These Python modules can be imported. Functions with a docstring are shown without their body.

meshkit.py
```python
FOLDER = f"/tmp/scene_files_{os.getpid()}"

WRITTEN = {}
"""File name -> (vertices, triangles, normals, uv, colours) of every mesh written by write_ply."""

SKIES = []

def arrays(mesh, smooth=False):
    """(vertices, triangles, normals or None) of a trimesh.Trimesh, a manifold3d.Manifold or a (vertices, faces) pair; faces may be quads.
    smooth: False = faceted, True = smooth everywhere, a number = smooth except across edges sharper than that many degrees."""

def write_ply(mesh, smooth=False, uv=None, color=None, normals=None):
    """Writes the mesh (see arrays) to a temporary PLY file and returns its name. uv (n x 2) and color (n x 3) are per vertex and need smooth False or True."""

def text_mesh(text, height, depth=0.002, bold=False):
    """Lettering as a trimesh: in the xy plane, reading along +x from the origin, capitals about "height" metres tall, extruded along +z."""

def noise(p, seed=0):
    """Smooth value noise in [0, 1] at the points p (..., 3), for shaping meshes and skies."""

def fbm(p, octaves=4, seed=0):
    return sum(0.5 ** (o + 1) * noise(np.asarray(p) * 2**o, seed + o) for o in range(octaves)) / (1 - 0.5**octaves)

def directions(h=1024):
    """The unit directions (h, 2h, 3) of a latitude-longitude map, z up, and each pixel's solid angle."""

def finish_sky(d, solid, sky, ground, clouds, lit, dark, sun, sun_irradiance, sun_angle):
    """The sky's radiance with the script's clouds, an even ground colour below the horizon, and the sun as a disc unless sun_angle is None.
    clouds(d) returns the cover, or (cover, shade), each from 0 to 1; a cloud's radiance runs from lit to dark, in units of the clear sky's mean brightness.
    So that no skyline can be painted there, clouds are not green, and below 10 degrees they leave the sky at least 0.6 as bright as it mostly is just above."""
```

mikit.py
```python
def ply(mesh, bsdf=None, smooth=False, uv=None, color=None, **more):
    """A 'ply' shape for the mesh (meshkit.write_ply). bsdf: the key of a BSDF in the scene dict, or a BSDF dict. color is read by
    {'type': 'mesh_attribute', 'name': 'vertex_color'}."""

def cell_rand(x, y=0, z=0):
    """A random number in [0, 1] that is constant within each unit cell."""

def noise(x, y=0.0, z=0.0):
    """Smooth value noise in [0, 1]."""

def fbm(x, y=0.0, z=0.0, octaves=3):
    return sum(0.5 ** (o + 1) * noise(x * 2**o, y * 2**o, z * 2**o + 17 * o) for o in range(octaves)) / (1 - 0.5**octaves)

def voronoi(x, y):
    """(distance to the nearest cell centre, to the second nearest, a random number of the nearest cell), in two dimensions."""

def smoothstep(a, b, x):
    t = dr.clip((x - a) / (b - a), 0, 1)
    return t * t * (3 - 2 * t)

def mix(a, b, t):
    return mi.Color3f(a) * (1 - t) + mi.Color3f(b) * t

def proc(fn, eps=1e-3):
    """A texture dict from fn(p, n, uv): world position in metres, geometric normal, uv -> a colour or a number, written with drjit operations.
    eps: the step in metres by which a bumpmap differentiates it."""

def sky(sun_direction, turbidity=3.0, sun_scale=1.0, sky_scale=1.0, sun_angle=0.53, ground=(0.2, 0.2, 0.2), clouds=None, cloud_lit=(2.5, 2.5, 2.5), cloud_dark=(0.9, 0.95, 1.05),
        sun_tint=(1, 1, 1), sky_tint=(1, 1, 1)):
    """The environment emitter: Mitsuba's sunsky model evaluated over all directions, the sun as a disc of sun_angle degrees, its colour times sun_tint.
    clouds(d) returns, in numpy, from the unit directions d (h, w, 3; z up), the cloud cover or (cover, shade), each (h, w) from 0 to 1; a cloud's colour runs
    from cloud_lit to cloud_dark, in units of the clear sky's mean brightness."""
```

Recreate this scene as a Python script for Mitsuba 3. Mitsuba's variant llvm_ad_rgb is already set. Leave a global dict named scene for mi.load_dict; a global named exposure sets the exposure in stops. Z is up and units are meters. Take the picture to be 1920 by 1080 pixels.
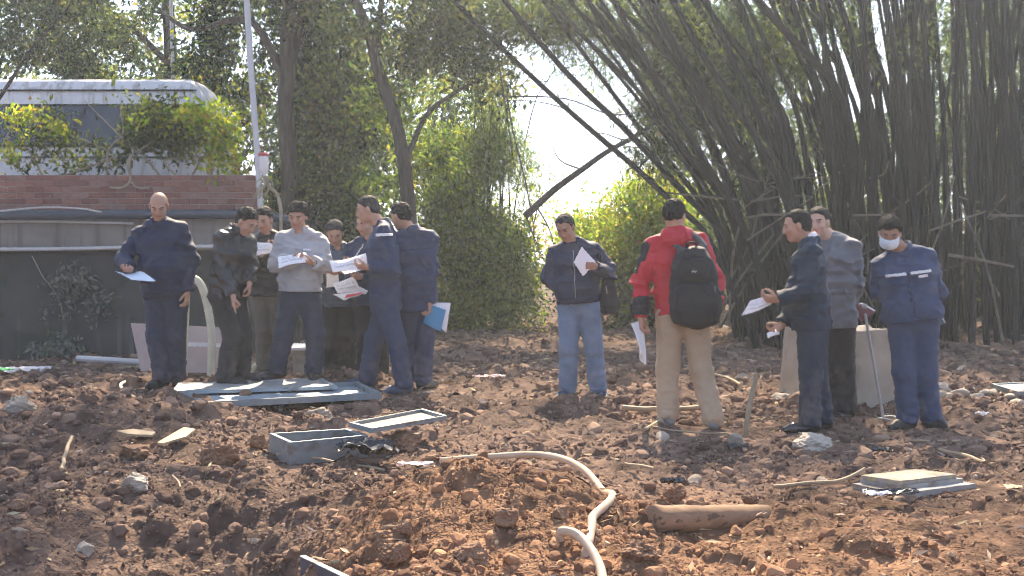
import math
import numpy as np
import trimesh
import mitsuba as mi
import drjit as dr
import mikit
import meshkit
from mikit import fbm, noise, smoothstep, mix, voronoi, cell_rand

T = mi.ScalarTransform4f
scene, labels = {'type': 'scene'}, {}

# ------------------------------------------------------------------ camera, sky, exposure
F = 2200.0                      # focal length in pixels of a 1920 wide picture
EYE = 1.30                      # eye height in metres
HZ = 484.0                      # row of the horizon
exposure = 3.65
scene['camera'] = {
    'type': 'perspective', 'fov': 2 * math.degrees(math.atan(960 / F)), 'fov_axis': 'x',
    'principal_point_offset_y': (540 - HZ) / 1080.0,
    'near_clip': 0.05, 'far_clip': 3000.0,
    'to_world': T().look_at(origin=[0, 0, EYE], target=[0, 10, EYE], up=[0, 0, 1]),
    'medium': {'type': 'ref', 'id': 'air'},
}
SUN_AZ, SUN_EL = math.radians(4.0), math.radians(46.0)


def cover(d):
    c = meshkit.fbm(d * 2.2 + 3.1, 4)
    return np.clip(0.12 + 0.7 * (c - 0.42), 0, 0.5)


scene['sky'] = mikit.sky([math.sin(SUN_AZ) * math.cos(SUN_EL), math.cos(SUN_AZ) * math.cos(SUN_EL), math.sin(SUN_EL)],
                         turbidity=3.5, sun_scale=1.0, sky_scale=0.62, sky_tint=(0.89, 1.0, 1.18), clouds=cover, sun_tint=(1.0, 0.98, 0.94), ground=(0.12, 0.09, 0.07))
HAZE = 0.0024
scene['air'] = {'type': 'homogeneous', 'albedo': {'type': 'rgb', 'value': [0.78, 0.89, 1.0]}, 'sigma_t': HAZE,
                'phase': {'type': 'hg', 'g': 0.45}}

# ------------------------------------------------------------------ helpers
rng = np.random.default_rng(7)
used = set()


def uniq(name):
    if name not in used:
        used.add(name)
        return name
    k = 1
    while f'{name}_{k:03d}' in used:
        k += 1
    used.add(f'{name}_{k:03d}')
    return f'{name}_{k:03d}'


def tag(key, label=None, cat=None, group=None, kind=None):
    d = labels.setdefault(key, {})
    for a, b in (('label', label), ('category', cat), ('group', group), ('kind', kind)):
        if b:
            d[a] = b
    return key


def thing(name, label, cat, group=None, kind=None):
    return tag(uniq(name), label, cat, group, kind)


def put(name, mesh, bsdf, parent=None, smooth=40, color=None, label=None, kind=None, key=None):
    if key is None:
        key = uniq(f'{parent}__{name}' if parent else name)
    scene[key] = mikit.ply(mesh, bsdf, smooth=True if color is not None and smooth else smooth, color=color)
    if label or kind:
        tag(key, label, kind=kind)
    return key


def P(px, py, D):
    """the point seen at pixel (px, py) of the 1920 x 1080 photograph, D metres ahead"""
    return np.array([(px - 960) / F * D, D, EYE + (HZ - py) / F * D])


def unit(v):
    v = np.asarray(v, float)
    return v / (np.linalg.norm(v) + 1e-12)


def cat(meshes):
    """one (vertices, triangles) of many"""
    vs, fs, at = [], [], 0
    for v, f in meshes:
        vs.append(v)
        fs.append(np.asarray(f) + at)
        at += len(v)
    return np.vstack(vs), np.vstack(fs)


def vf(m):
    return np.array(m.vertices), np.array(m.faces)


def tube(pts, rad, sides=8, caps=True):
    p = np.asarray(pts, float)
    r = np.broadcast_to(np.asarray(rad, float), (len(p),))
    t = np.gradient(p, axis=0)
    t /= np.linalg.norm(t, axis=1, keepdims=True) + 1e-12
    a = unit(np.cross(t[0], [0, 0, 1.0] if abs(t[0][2]) < 0.9 else [1.0, 0, 0]))
    A = []
    for k in range(len(p)):
        a = unit(a - t[k] * np.dot(a, t[k]))
        A.append(a)
    A = np.array(A)
    B = np.cross(t, A)
    ang = np.arange(sides) * 2 * np.pi / sides
    v = p[:, None] + r[:, None, None] * (np.cos(ang)[None, :, None] * A[:, None] + np.sin(ang)[None, :, None] * B[:, None])
    i, j = np.meshgrid(np.arange(len(p) - 1), np.arange(sides), indexing='ij')
    q = np.stack([i * sides + j, i * sides + (j + 1) % sides, (i + 1) * sides + (j + 1) % sides, (i + 1) * sides + j], -1).reshape(-1, 4)
    f = np.vstack([q[:, [0, 1, 2]], q[:, [0, 2, 3]]])
    v = v.reshape(-1, 3)
    if caps:
        n = len(v)
        v = np.vstack([v, p[:1], p[-1:]])
        k = np.arange(sides)
        f = np.vstack([f, np.stack([np.full(sides, n), (k + 1) % sides, k], 1),
                       np.stack([np.full(sides, n + 1), (len(p) - 1) * sides + k, (len(p) - 1) * sides + (k + 1) % sides], 1)])
    return v, f


def spline(pts, n):
    """points along a Catmull-Rom curve"""
    p = np.asarray(pts, float)
    p = np.vstack([2 * p[0] - p[1], p, 2 * p[-1] - p[-2]])
    out = []
    m = len(p) - 3
    for u in np.linspace(0, m - 1e-9, n):
        k = int(u)
        t = u - k
        a, b, c, d = p[k:k + 4]
        out.append(0.5 * (2 * b + (c - a) * t + (2 * a - 5 * b + 4 * c - d) * t * t + (3 * b - a - 3 * c + d) * t ** 3))
    return np.array(out)


def box(lo, hi, jit=0.0, bevel=0.0):
    lo, hi = np.asarray(lo, float), np.asarray(hi, float)
    if bevel <= 0:
        m = trimesh.creation.box(extents=hi - lo)
        m.apply_translation((lo + hi) / 2)
        return vf(m)
    c, h = (lo + hi) / 2, (hi - lo) / 2
    s = np.array([[x, y, z] for x in (-1, 1) for y in (-1, 1) for z in (-1, 1)], float)
    pts = []
    for k in range(3):
        e = np.full(3, bevel)
        e[k] = 0
        pts.append(s * (h - e))
    m = trimesh.convex.convex_hull(np.vstack(pts))
    v = np.array(m.vertices)
    return v + c, np.array(m.faces)


def rot(axis, deg):
    return trimesh.transformations.rotation_matrix(math.radians(deg), axis)[:3, :3]


def rock_mesh(size, seed, sub=2, rough=0.35, flat=0.7):
    m = trimesh.creation.icosphere(subdivisions=sub)
    v = np.array(m.vertices)
    r = np.random.default_rng(seed)
    for _ in range(9):                       # facets
        n = unit(r.normal(size=3))
        d = r.uniform(0.55, 0.85)
        h = v @ n - d
        v = v - np.outer(np.maximum(h, 0) * 0.85, n)
    v += v * (meshkit.fbm(v * 2.2 + seed * 3.7, 3)[:, None] - 0.5) * rough
    if sub > 2:
        v += v * (meshkit.fbm(v * 6.5 + seed, 3)[:, None] - 0.5) * rough * 0.75
    v *= np.array([1, r.uniform(0.7, 1.0), flat])
    return v * size, np.array(m.faces)


# ------------------------------------------------------------------ materials
def rgb(*c):
    return {'type': 'rgb', 'value': list(map(float, c))}


def mat(name, color, rough=0.8, metallic=0.0, spec=0.5, two=True, bump=None, scale=1.0, **kw):
    b = {'type': 'principled', 'base_color': color if isinstance(color, dict) else rgb(*color), 'roughness': rough, 'metallic': metallic, 'specular': spec, **kw}
    if bump:
        b = {'type': 'bumpmap', 'arbitrary': mikit.proc(bump, 2e-3), 'scale': scale, 'bsdf': b}
    scene[name] = {'type': 'twosided', 'bsdf': b} if two else b
    return name


VC = {'type': 'mesh_attribute', 'name': 'vertex_color'}


def soil_color(p, n, uv):
    a = fbm(p.x * 1.1, p.y * 1.1, p.z * 1.1, 3)
    b = fbm(p.x * 9, p.y * 9, p.z * 9, 3)
    c = noise(p.x * 70, p.y * 70, p.z * 70)
    k = mix((0.082, 0.055, 0.043), (0.185, 0.123, 0.091), smoothstep(0.3, 0.7, 0.5 * a + 0.5 * b))
    k = mix(k, mi.Color3f(0.30, 0.22, 0.155), 0.45 * smoothstep(0.62, 0.85, c) * smoothstep(0.4, 0.6, b))
    k = mix(k, mi.Color3f(0.050, 0.032, 0.024), 0.6 * smoothstep(0.6, 0.75, 1 - b))
    # orange sunlight on the mound and to its right, painted into the soil
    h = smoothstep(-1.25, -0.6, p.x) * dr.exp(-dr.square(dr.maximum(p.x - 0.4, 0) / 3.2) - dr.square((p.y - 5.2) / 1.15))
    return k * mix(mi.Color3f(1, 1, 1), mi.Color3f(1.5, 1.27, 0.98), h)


def soil_bump(p, n, uv):
    return 0.030 * fbm(p.x * 26, p.y * 26, p.z * 26, 4) + 0.006 * noise(p.x * 150, p.y * 150, p.z * 150)


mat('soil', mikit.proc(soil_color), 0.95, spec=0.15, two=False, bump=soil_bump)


def concrete_color(p, n, uv):
    a = fbm(p.x * 2.2, p.y * 2.2, p.z * 5, 4)
    s = fbm(p.x * 14, p.y * 14, p.z * 0.8, 3)
    k = mix((0.15, 0.14, 0.125), (0.28, 0.26, 0.235), a)
    return mix(k, mi.Color3f(0.10, 0.09, 0.08), 0.55 * smoothstep(0.5, 0.75, s))


def darkwall_color(p, n, uv):
    a = fbm(p.x * 1.7, p.y * 1.7, p.z * 1.7, 4)
    s = fbm(p.x * 16, p.y * 16, p.z * 0.7, 3)
    k = mix((0.032, 0.032, 0.032), (0.095, 0.092, 0.084), a)
    k = mix(k, mi.Color3f(0.13, 0.125, 0.115), 0.7 * smoothstep(0.55, 0.8, s) * smoothstep(0.75, 0.3, p.z))
    return mix(k, mi.Color3f(0.03, 0.05, 0.02), 0.5 * smoothstep(0.55, 0.7, fbm(p.x * 4, p.y * 4, p.z * 4, 3)))


mat('concrete', mikit.proc(concrete_color), 0.9, spec=0.2, bump=lambda p, n, uv: 0.006 * fbm(p.x * 30, p.y * 30, p.z * 30, 3))
mat('dark_wall', mikit.proc(darkwall_color), 0.9, spec=0.2)


def bark_color(p, n, uv):
    a = fbm(p.x * 18, p.y * 18, p.z * 3, 3)
    return mix((0.035, 0.030, 0.026), (0.11, 0.095, 0.08), a)


mat('bark', mikit.proc(bark_color), 0.95, spec=0.1)


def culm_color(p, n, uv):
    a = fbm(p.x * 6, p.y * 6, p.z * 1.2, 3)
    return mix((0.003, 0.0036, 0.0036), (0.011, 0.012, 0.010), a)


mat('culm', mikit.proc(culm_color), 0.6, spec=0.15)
mat('old_cane', mikit.proc(lambda p, n, uv: mix((0.045, 0.040, 0.030), (0.14, 0.12, 0.085), fbm(p.x * 7, p.y * 7, p.z * 7, 3))), 0.8)
mat('dead_cane', mikit.proc(lambda p, n, uv: mix((0.16, 0.13, 0.09), (0.36, 0.31, 0.22), fbm(p.x * 7, p.y * 7, p.z * 7, 3))), 0.7)
scene['leaf'] = {'type': 'principledthin', 'base_color': VC, 'roughness': 0.30, 'diff_trans': 1.3, 'spec_trans': 0.0, 'eta': 1.4}

# ------------------------------------------------------------------ terrain
BUMPS = [(-3.2, 8.6, 1.5, 1.3, 0.22), (-1.55, 5.2, 0.62, 0.85, -0.62), (-0.15, 5.55, 0.72, 0.66, 0.31), (-2.3, 10.9, 2.0, 1.0, 0.15),
         (-2.1, 6.4, 0.6, 0.5, 0.10), (1.6, 5.6, 0.8, 0.5, 0.05), (-0.9, 8.0, 0.6, 0.4, 0.04)]


def ground_smooth(x, y):
    x, y = np.asarray(x, float), np.asarray(y, float)
    z = np.zeros(np.broadcast(x, y).shape)
    for cx, cy, sx, sy, h in BUMPS:
        z = z + h * np.exp(-((x - cx) / sx) ** 2 - ((y - cy) / sy) ** 2)
    z = z + 0.02 * np.sin(x * 1.3 + 0.5) * np.sin(y * 0.9)
    # the raised yard behind the retaining wall
    k = np.clip((y - 15.62) / 0.05, 0, 1) * np.clip((-3.42 - x) / 0.05, 0, 1)
    z = z + k * (1.95 - z)
    return z


def at(px, py, hi=60.0):
    """where the line of sight through pixel (px, py) meets the smooth ground"""
    a, b = 3.0, hi
    g = lambda D: (lambda q: q[2] - ground_smooth(q[0], q[1]))(P(px, py, D))
    Ds = np.linspace(a, b, 1500)
    prev = Ds[0]
    for D in Ds[1:]:
        if g(D) < 0:
            lo, hi_ = prev, D
            for _ in range(30):
                m = (lo + hi_) / 2
                if g(m) < 0:
                    hi_ = m
                else:
                    lo = m
            return P(px, py, lo)
        prev = D
    return P(px, py, b)


FLAT = []                                     # (x, y, radius): trodden places under feet and plates


def domes(x, y, cell, seed):
    """rounded lumps packed side by side: 0 in the creases, up to 1 on top"""
    u, v = x / cell, y / cell
    iu, iv = np.floor(u), np.floor(v)
    best = np.zeros_like(u)
    for a in (-1, 0, 1):
        for b in (-1, 0, 1):
            cu, cv = iu + a, iv + b
            h1 = (np.sin(cu * 127.1 + cv * 311.7 + seed) * 43758.5453) % 1.0
            h2 = (np.sin(cu * 269.5 + cv * 183.3 + seed) * 43758.5453) % 1.0
            h3 = (np.sin(cu * 419.2 + cv * 371.9 + seed) * 43758.5453) % 1.0
            r = 0.35 + 0.55 * h3
            d2 = ((cu + h1 - u) ** 2 + (cv + h2 - v) ** 2) / (r * r)
            best = np.maximum(best, np.sqrt(np.maximum(1 - d2, 0)) * r * (0.4 + 0.6 * ((h1 * 7.3 + h2 * 3.1) % 1.0)))
    return best


def clods(x, y):
    """height of the churned soil above the smooth ground"""
    q = np.stack([x, y, 0 * x], -1)
    big = np.maximum(meshkit.fbm(q * 1.6 + 5, 3) - 0.42, 0) * 0.22
    wx = x + 0.05 * (meshkit.noise(q * 9.0, 3) - 0.5)
    wy = y + 0.05 * (meshkit.noise(q * 9.0, 4) - 0.5)
    d1 = domes(wx, wy, 0.19, 1.0)
    d2 = domes(wx, wy, 0.085, 2.0)
    d3 = domes(wx, wy, 0.042, 3.0)
    n3 = meshkit.noise(q * 45.0, 11)
    rough = np.clip(1.5 * meshkit.fbm(q * 0.9 + 9, 2), 0.45, 1.0)
    h = big + rough * (0.105 * d1 * (meshkit.noise(q * 2.3, 21) > 0.42) + 0.062 * d2 + 0.030 * d3 + 0.008 * n3)
    w = np.ones_like(x)
    for fx, fy, fr in FLAT:
        d = np.hypot(x - fx, y - fy)
        w = np.minimum(w, np.clip((d - fr) / 0.12, 0.08, 1))
    far = np.clip((26 - y) / 8, 0.0, 1)
    return (h - 0.06) * w * far * (y < 40)


def ground_full(x, y):
    return ground_smooth(x, y) + clods(np.asarray(x, float), np.asarray(y, float))


def build_ground():
    rows = np.concatenate([np.linspace(-60, 2.4, 10), np.geomspace(2.6, 26, 400), np.geomspace(26.5, 900, 40)])
    nc = 380
    u = np.linspace(-1, 1, nc)
    half = 0.56 * np.abs(rows) + 2.2
    half[rows > 30] = 0.9 * rows[rows > 30] + 5
    half[:10] = 60
    # the sheet widens to the sides with ever longer cells
    uu = np.concatenate([[-60, -20, -6, -2.4, -1.4], u, [1.4, 2.4, 6, 20, 60]])
    X = half[:, None] * uu[None, :]
    Y = np.repeat(rows[:, None], X.shape[1], 1)
    Z = ground_smooth(X, Y) + clods(X, Y) * (np.abs(uu) <= 1)[None, :]
    n, m = X.shape
    v = np.stack([X, Y, Z], -1).reshape(-1, 3)
    i, j = np.meshgrid(np.arange(n - 1), np.arange(m - 1), indexing='ij')
    a = (i * m + j).ravel()
    f = np.vstack([np.stack([a, a + 1, a + m + 1], 1), np.stack([a, a + m + 1, a + m], 1)])
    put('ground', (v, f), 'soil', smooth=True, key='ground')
    tag('ground', 'churned red-brown soil of the dug-up yard', kind='structure')


# ------------------------------------------------------------------ leaves
def leaf_mesh(c, d, L, W, r, curl=0.25):
    """rhombic folded leaves at c pointing along d: two triangles each"""
    n = len(c)
    d = d / (np.linalg.norm(d, axis=1, keepdims=True) + 1e-9)
    s = np.cross(d, r.normal(size=(n, 3)))
    s /= np.linalg.norm(s, axis=1, keepdims=True) + 1e-9
    u = np.cross(s, d)
    L, W = np.broadcast_to(L, (n,))[:, None], np.broadcast_to(W, (n,))[:, None]
    a = c
    b = c + d * L * 0.45 + s * W * 0.5 + u * W * curl
    e = c + d * L * 0.45 - s * W * 0.5 + u * W * curl
    t = c + d * L
    v = np.stack([a, b, t, e], 1).reshape(-1, 3)
    k = np.arange(n)[:, None] * 4
    f = np.vstack([k + [0, 1, 2], k + [0, 2, 3]])
    return v, f


def leaf_colors(n, r, palette, weights, twig=1):
    p = np.array(weights) / sum(weights)
    idx = r.choice(len(palette), n, p=p)
    if twig > 1:                                  # most leaves of a twig are alike
        own = np.repeat(r.choice(len(palette), n // twig + 1, p=p), twig)[:n]
        idx = np.where(r.random(n) < 0.7, own, idx)
    c = np.array(palette)[idx] * r.uniform(0.7, 1.3, (n, 1)) * r.uniform(0.92, 1.08, (n, 3))
    return np.repeat(np.clip(c, 0, 1), 4, axis=0)


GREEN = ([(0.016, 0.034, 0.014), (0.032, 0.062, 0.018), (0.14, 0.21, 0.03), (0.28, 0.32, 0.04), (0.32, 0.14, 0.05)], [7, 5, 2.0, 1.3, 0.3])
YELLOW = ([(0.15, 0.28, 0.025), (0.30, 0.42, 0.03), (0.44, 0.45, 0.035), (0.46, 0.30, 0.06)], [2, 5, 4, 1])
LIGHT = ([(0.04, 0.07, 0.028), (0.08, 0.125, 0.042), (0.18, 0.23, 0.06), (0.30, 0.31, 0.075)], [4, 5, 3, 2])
GLOW = ([(0.05, 0.10, 0.022), (0.14, 0.22, 0.03), (0.29, 0.39, 0.04), (0.42, 0.43, 0.055)], [3, 4, 3, 1.6])  # leaf tones brightened as if struck by the sun
BAMBOO = ([(0.03, 0.058, 0.018), (0.065, 0.115, 0.026), (0.22, 0.29, 0.05), (0.34, 0.34, 0.07)], [4, 5, 3, 1])


def blob_leaves(blobs, L, W, r, droop=0.35, twig=26, spread=0.24):
    """leaves in twig clumps through ellipsoids (centre, radii, number)"""
    C, Dr = [], []
    for c, rad, n in blobs:
        c, rad = np.asarray(c, float), np.asarray(rad, float)
        k = max(1, int(1.55 * n / twig))
        q = r.normal(size=(k, 3))
        q /= np.linalg.norm(q, axis=1, keepdims=True)
        q *= r.uniform(0.15, 1.0, (k, 1)) ** 0.5
        q = c + q * rad * (0.85 + 0.3 * r.random((k, 1)))
        q = q[meshkit.noise(q * 1.15 + 3.3, 5) > 0.42]
        k = len(q)
        if not k:
            continue
        tdir = r.normal(size=(k, 3)) + (q - c) / rad * 0.8 - np.array([0, 0, droop])
        tdir /= np.linalg.norm(tdir, axis=1, keepdims=True)
        t = r.uniform(-1, 1, (k, twig, 1))
        pts = q[:, None] + tdir[:, None] * t * spread * 1.6 + r.normal(size=(k, twig, 3)) * spread * 0.38
        dirs = tdir[:, None] * 0.6 + r.normal(size=(k, twig, 3)) * 0.6 - np.array([0, 0, droop])
        C.append(pts.reshape(-1, 3))
        Dr.append(dirs.reshape(-1, 3))
    C, Dr = np.vstack(C), np.vstack(Dr)
    n = len(C)
    s = r.uniform(0.5, 1.4, n)
    return leaf_mesh(C, Dr, L * s, W * s, r)


def foliage(parent, name, blobs, L, W, pal, seed, droop=0.35, twig=40, spread=0.22, kind='stuff'):
    r = np.random.default_rng(seed)
    m = blob_leaves(blobs, L, W, r, droop, twig, spread)
    n = len(m[0]) // 4
    return put(name, m, 'leaf', parent, smooth=False, color=leaf_colors(n, r, *pal, twig), kind=kind)


def pb(px, py, D, rx, ry, rd, n):
    """an ellipsoid of leaves given by its outline in the photograph and its distance"""
    return (P(px, py, D), (rx / F * D, rd, ry / F * D), n)


def trunk_tube(path, r0, r1, sides=9, n=14, wob=0.02, seed=0):
    p = spline(path, n)
    p = p + (meshkit.fbm(p * 1.5 + seed, 2)[:, None] - 0.5) * wob
    return tube(p, np.linspace(r0, r1, n), sides)


# ------------------------------------------------------------------ retaining wall, brick parapet
WY, WX = 15.4, -3.38
rw = thing('retaining_wall', 'dark stained retaining wall with a paler concrete ledge below the brick parapet', 'retaining wall')
put('lower_face', box([-9.5, WY + 0.05, -0.6], [WX, WY + 0.30, 1.40]), 'dark_wall', rw, smooth=False)
put('ledge', box([-9.5, WY - 0.03, 1.40], [WX, WY + 0.30, 1.93], bevel=0.012), 'concrete', rw, smooth=False, label='grey concrete band of the retaining wall behind the pipes')
put('side_face', box([WX - 0.25, WY + 0.302, -0.6], [WX, 21.5, 1.93]), 'dark_wall', rw, smooth=False)
bp = thing('brick_parapet', 'low red brick parapet in front of the white van', 'brick wall')
mat('mortar', (0.30, 0.25, 0.22), 0.95, spec=0.1)
put('mortar', box([-9.5, WY + 0.012, 1.932], [WX - 0.012, WY + 0.236, 2.392]), 'mortar', bp, smooth=False)
for k, c in enumerate([(0.215, 0.105, 0.085), (0.25, 0.125, 0.10), (0.185, 0.09, 0.078), (0.23, 0.14, 0.12)]):
    mat(f'brick_tone_{k}', mikit.proc(lambda p, n, uv, c=c: mix(mi.Color3f(*c) * 0.75, mi.Color3f(*c) * 1.2, fbm(p.x * 22, p.y * 22, p.z * 22, 3))), 0.92, spec=0.15)
br = np.random.default_rng(3)
for row in range(6):
    z0 = 1.936 + row * 0.0765
    x = WX - (0.12 if row % 2 else 0.24)
    xs = [(x, WX)]
    while x > -9.4:
        xs.append((x - 0.24, x - 0.009))
        x -= 0.24
    for (a, b) in xs:
        d = br.uniform(-0.004, 0.004)
        j = br.uniform(-0.002, 0.002, 2)
        put('brick', box([a, WY + d, z0 + j[0]], [b, WY + 0.248 + d, z0 + 0.067 + j[1]], bevel=0.004), f'brick_tone_{br.integers(4)}', bp, smooth=False)

# ------------------------------------------------------------------ trees and shrubs
TREES = []


def make_tree(name, label, cat_, trunks, crown, L, W, pal, seed, group=None, twig=70, spread=0.30, droop=0.35, bark='bark'):
    t = thing(name, label, cat_, group)
    for k, (path, r0, r1) in enumerate(trunks):
        put('trunk' if k == 0 else 'branch', trunk_tube(path, r0, r1, seed=seed + k), bark, t, smooth=True)
    if crown:
        foliage(t, 'crown', crown, L, W, pal, seed, droop, twig, spread)
    return t


# dark trunk beside the steel pole
make_tree('tree', 'dark straight tree trunk standing just beside the steel pole', 'tree',
          [([P(548, 640, 20), P(542, 330, 20), P(535, 140, 20), P(552, -120, 20)], 0.17, 0.11),
           ([P(538, 190, 20), P(560, 60, 20.3), P(600, -60, 20.5)], 0.09, 0.05),
           ([P(538, 160, 20), P(470, 40, 19.8), P(360, 55, 20.5), P(300, 20, 21)], 0.08, 0.03)],
          [pb(520, 20, 20.5, 170, 90, 1.2, 5200), pb(620, 130, 21.5, 90, 120, 1.0, 4200), pb(430, 120, 21, 90, 90, 0.9, 3400),
           pb(560, -180, 20, 260, 140, 1.8, 5000)], 0.13, 0.058, GREEN, 11)
make_tree('tree', 'leaning forked tree trunk above the men in navy coveralls', 'tree',
          [([P(775, 640, 19), P(768, 400, 19), P(745, 240, 19), P(708, 130, 19), P(690, 60, 19), P(640, -60, 19)], 0.13, 0.07),
           ([P(762, 300, 19), P(800, 215, 19.2), P(860, 170, 19.4), P(900, 150, 19.6)], 0.05, 0.02),
           ([P(705, 120, 19), P(712, 30, 19.2), P(722, -80, 19.3)], 0.06, 0.035)],
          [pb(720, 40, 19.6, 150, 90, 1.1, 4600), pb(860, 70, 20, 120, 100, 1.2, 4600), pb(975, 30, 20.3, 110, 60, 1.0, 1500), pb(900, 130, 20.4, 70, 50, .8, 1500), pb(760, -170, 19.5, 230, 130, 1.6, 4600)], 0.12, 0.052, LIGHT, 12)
foliage('tree_001', 'crown', [pb(720, 260, 20.2, 80, 110, .7, 3400), pb(640, 110, 20.5, 60, 60, .6, 1300), pb(800, 320, 20.6, 70, 70, .6, 1500)], .12, .05, GLOW, 17, twig=50, spread=.24)  # sunlit patch of the crown, painted by brighter leaves
make_tree('tree', 'slender dark tree trunk between the two leaning trees', 'tree',
          [([P(620, 640, 22), P(612, 300, 22), P(598, 100, 22), P(585, -100, 22)], 0.10, 0.06)],
          [pb(640, 230, 22.5, 90, 110, 1.0, 5000), pb(600, 400, 23, 110, 120, 1.0, 6000)], 0.13, 0.058, GREEN, 13)
make_tree('tree', 'leafy tree crowding the sky above the white van', 'tree',
          [([P(300, 330, 24), P(320, 170, 24), P(315, 20, 24), P(300, -120, 24)], 0.16, 0.10),
           ([P(318, 120, 24), P(230, 40, 24), P(120, -30, 24)], 0.07, 0.03)],
          [pb(60, 40, 24, 130, 110, 1.4, 6000), pb(200, 60, 23.5, 130, 100, 1.4, 5200), pb(340, 80, 24.5, 120, 110, 1.2, 5200), pb(180, -200, 24, 300, 170, 2, 5000), pb(200, -520, 22, 300, 200, 2.2, 4200), (np.array([-4.6, 13.5, 9.2]), np.array([3.2, 2.4, 1.3]), 5600), (np.array([-3.2, 14.6, 8.7]), np.array([2.5, 2.3, 1.1]), 6500), (np.array([-1.7, 12.5, 9.0]), np.array([.9, 1.6, .8]), 1500),  # overhang blobs added out of view to shade the near left soil
           pb(120, 160, 25, 200, 60, 0.8, 4500)], 0.13, 0.058, LIGHT, 14)
make_tree('dead_branch', 'bare thin branch slanting up at the edge of the van roof', 'branch',
          [([P(-40, 240, 15.9), P(8, 170, 15.9), P(50, 105, 16.0), P(100, 45, 16.1), P(130, 10, 16.2)], 0.030, 0.012)], [], 0.1, 0.04, GREEN, 15)
# the dense shrubs behind the men
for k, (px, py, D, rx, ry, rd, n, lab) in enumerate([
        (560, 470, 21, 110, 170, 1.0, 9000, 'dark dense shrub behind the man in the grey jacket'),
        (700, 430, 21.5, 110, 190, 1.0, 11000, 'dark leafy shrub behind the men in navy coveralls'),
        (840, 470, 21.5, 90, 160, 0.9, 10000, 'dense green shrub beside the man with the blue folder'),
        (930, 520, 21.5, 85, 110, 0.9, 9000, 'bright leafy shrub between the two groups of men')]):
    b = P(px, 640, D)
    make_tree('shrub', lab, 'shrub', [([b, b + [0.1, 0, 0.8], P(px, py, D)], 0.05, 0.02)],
              [pb(px, py, D, rx, ry, rd, n), pb(px - 20, 590, D - 0.4, rx, 40, 0.5, n // 4)], 0.095, 0.04, (GREEN, LIGHT, GLOW, GLOW)[k], 30 + k)
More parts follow.
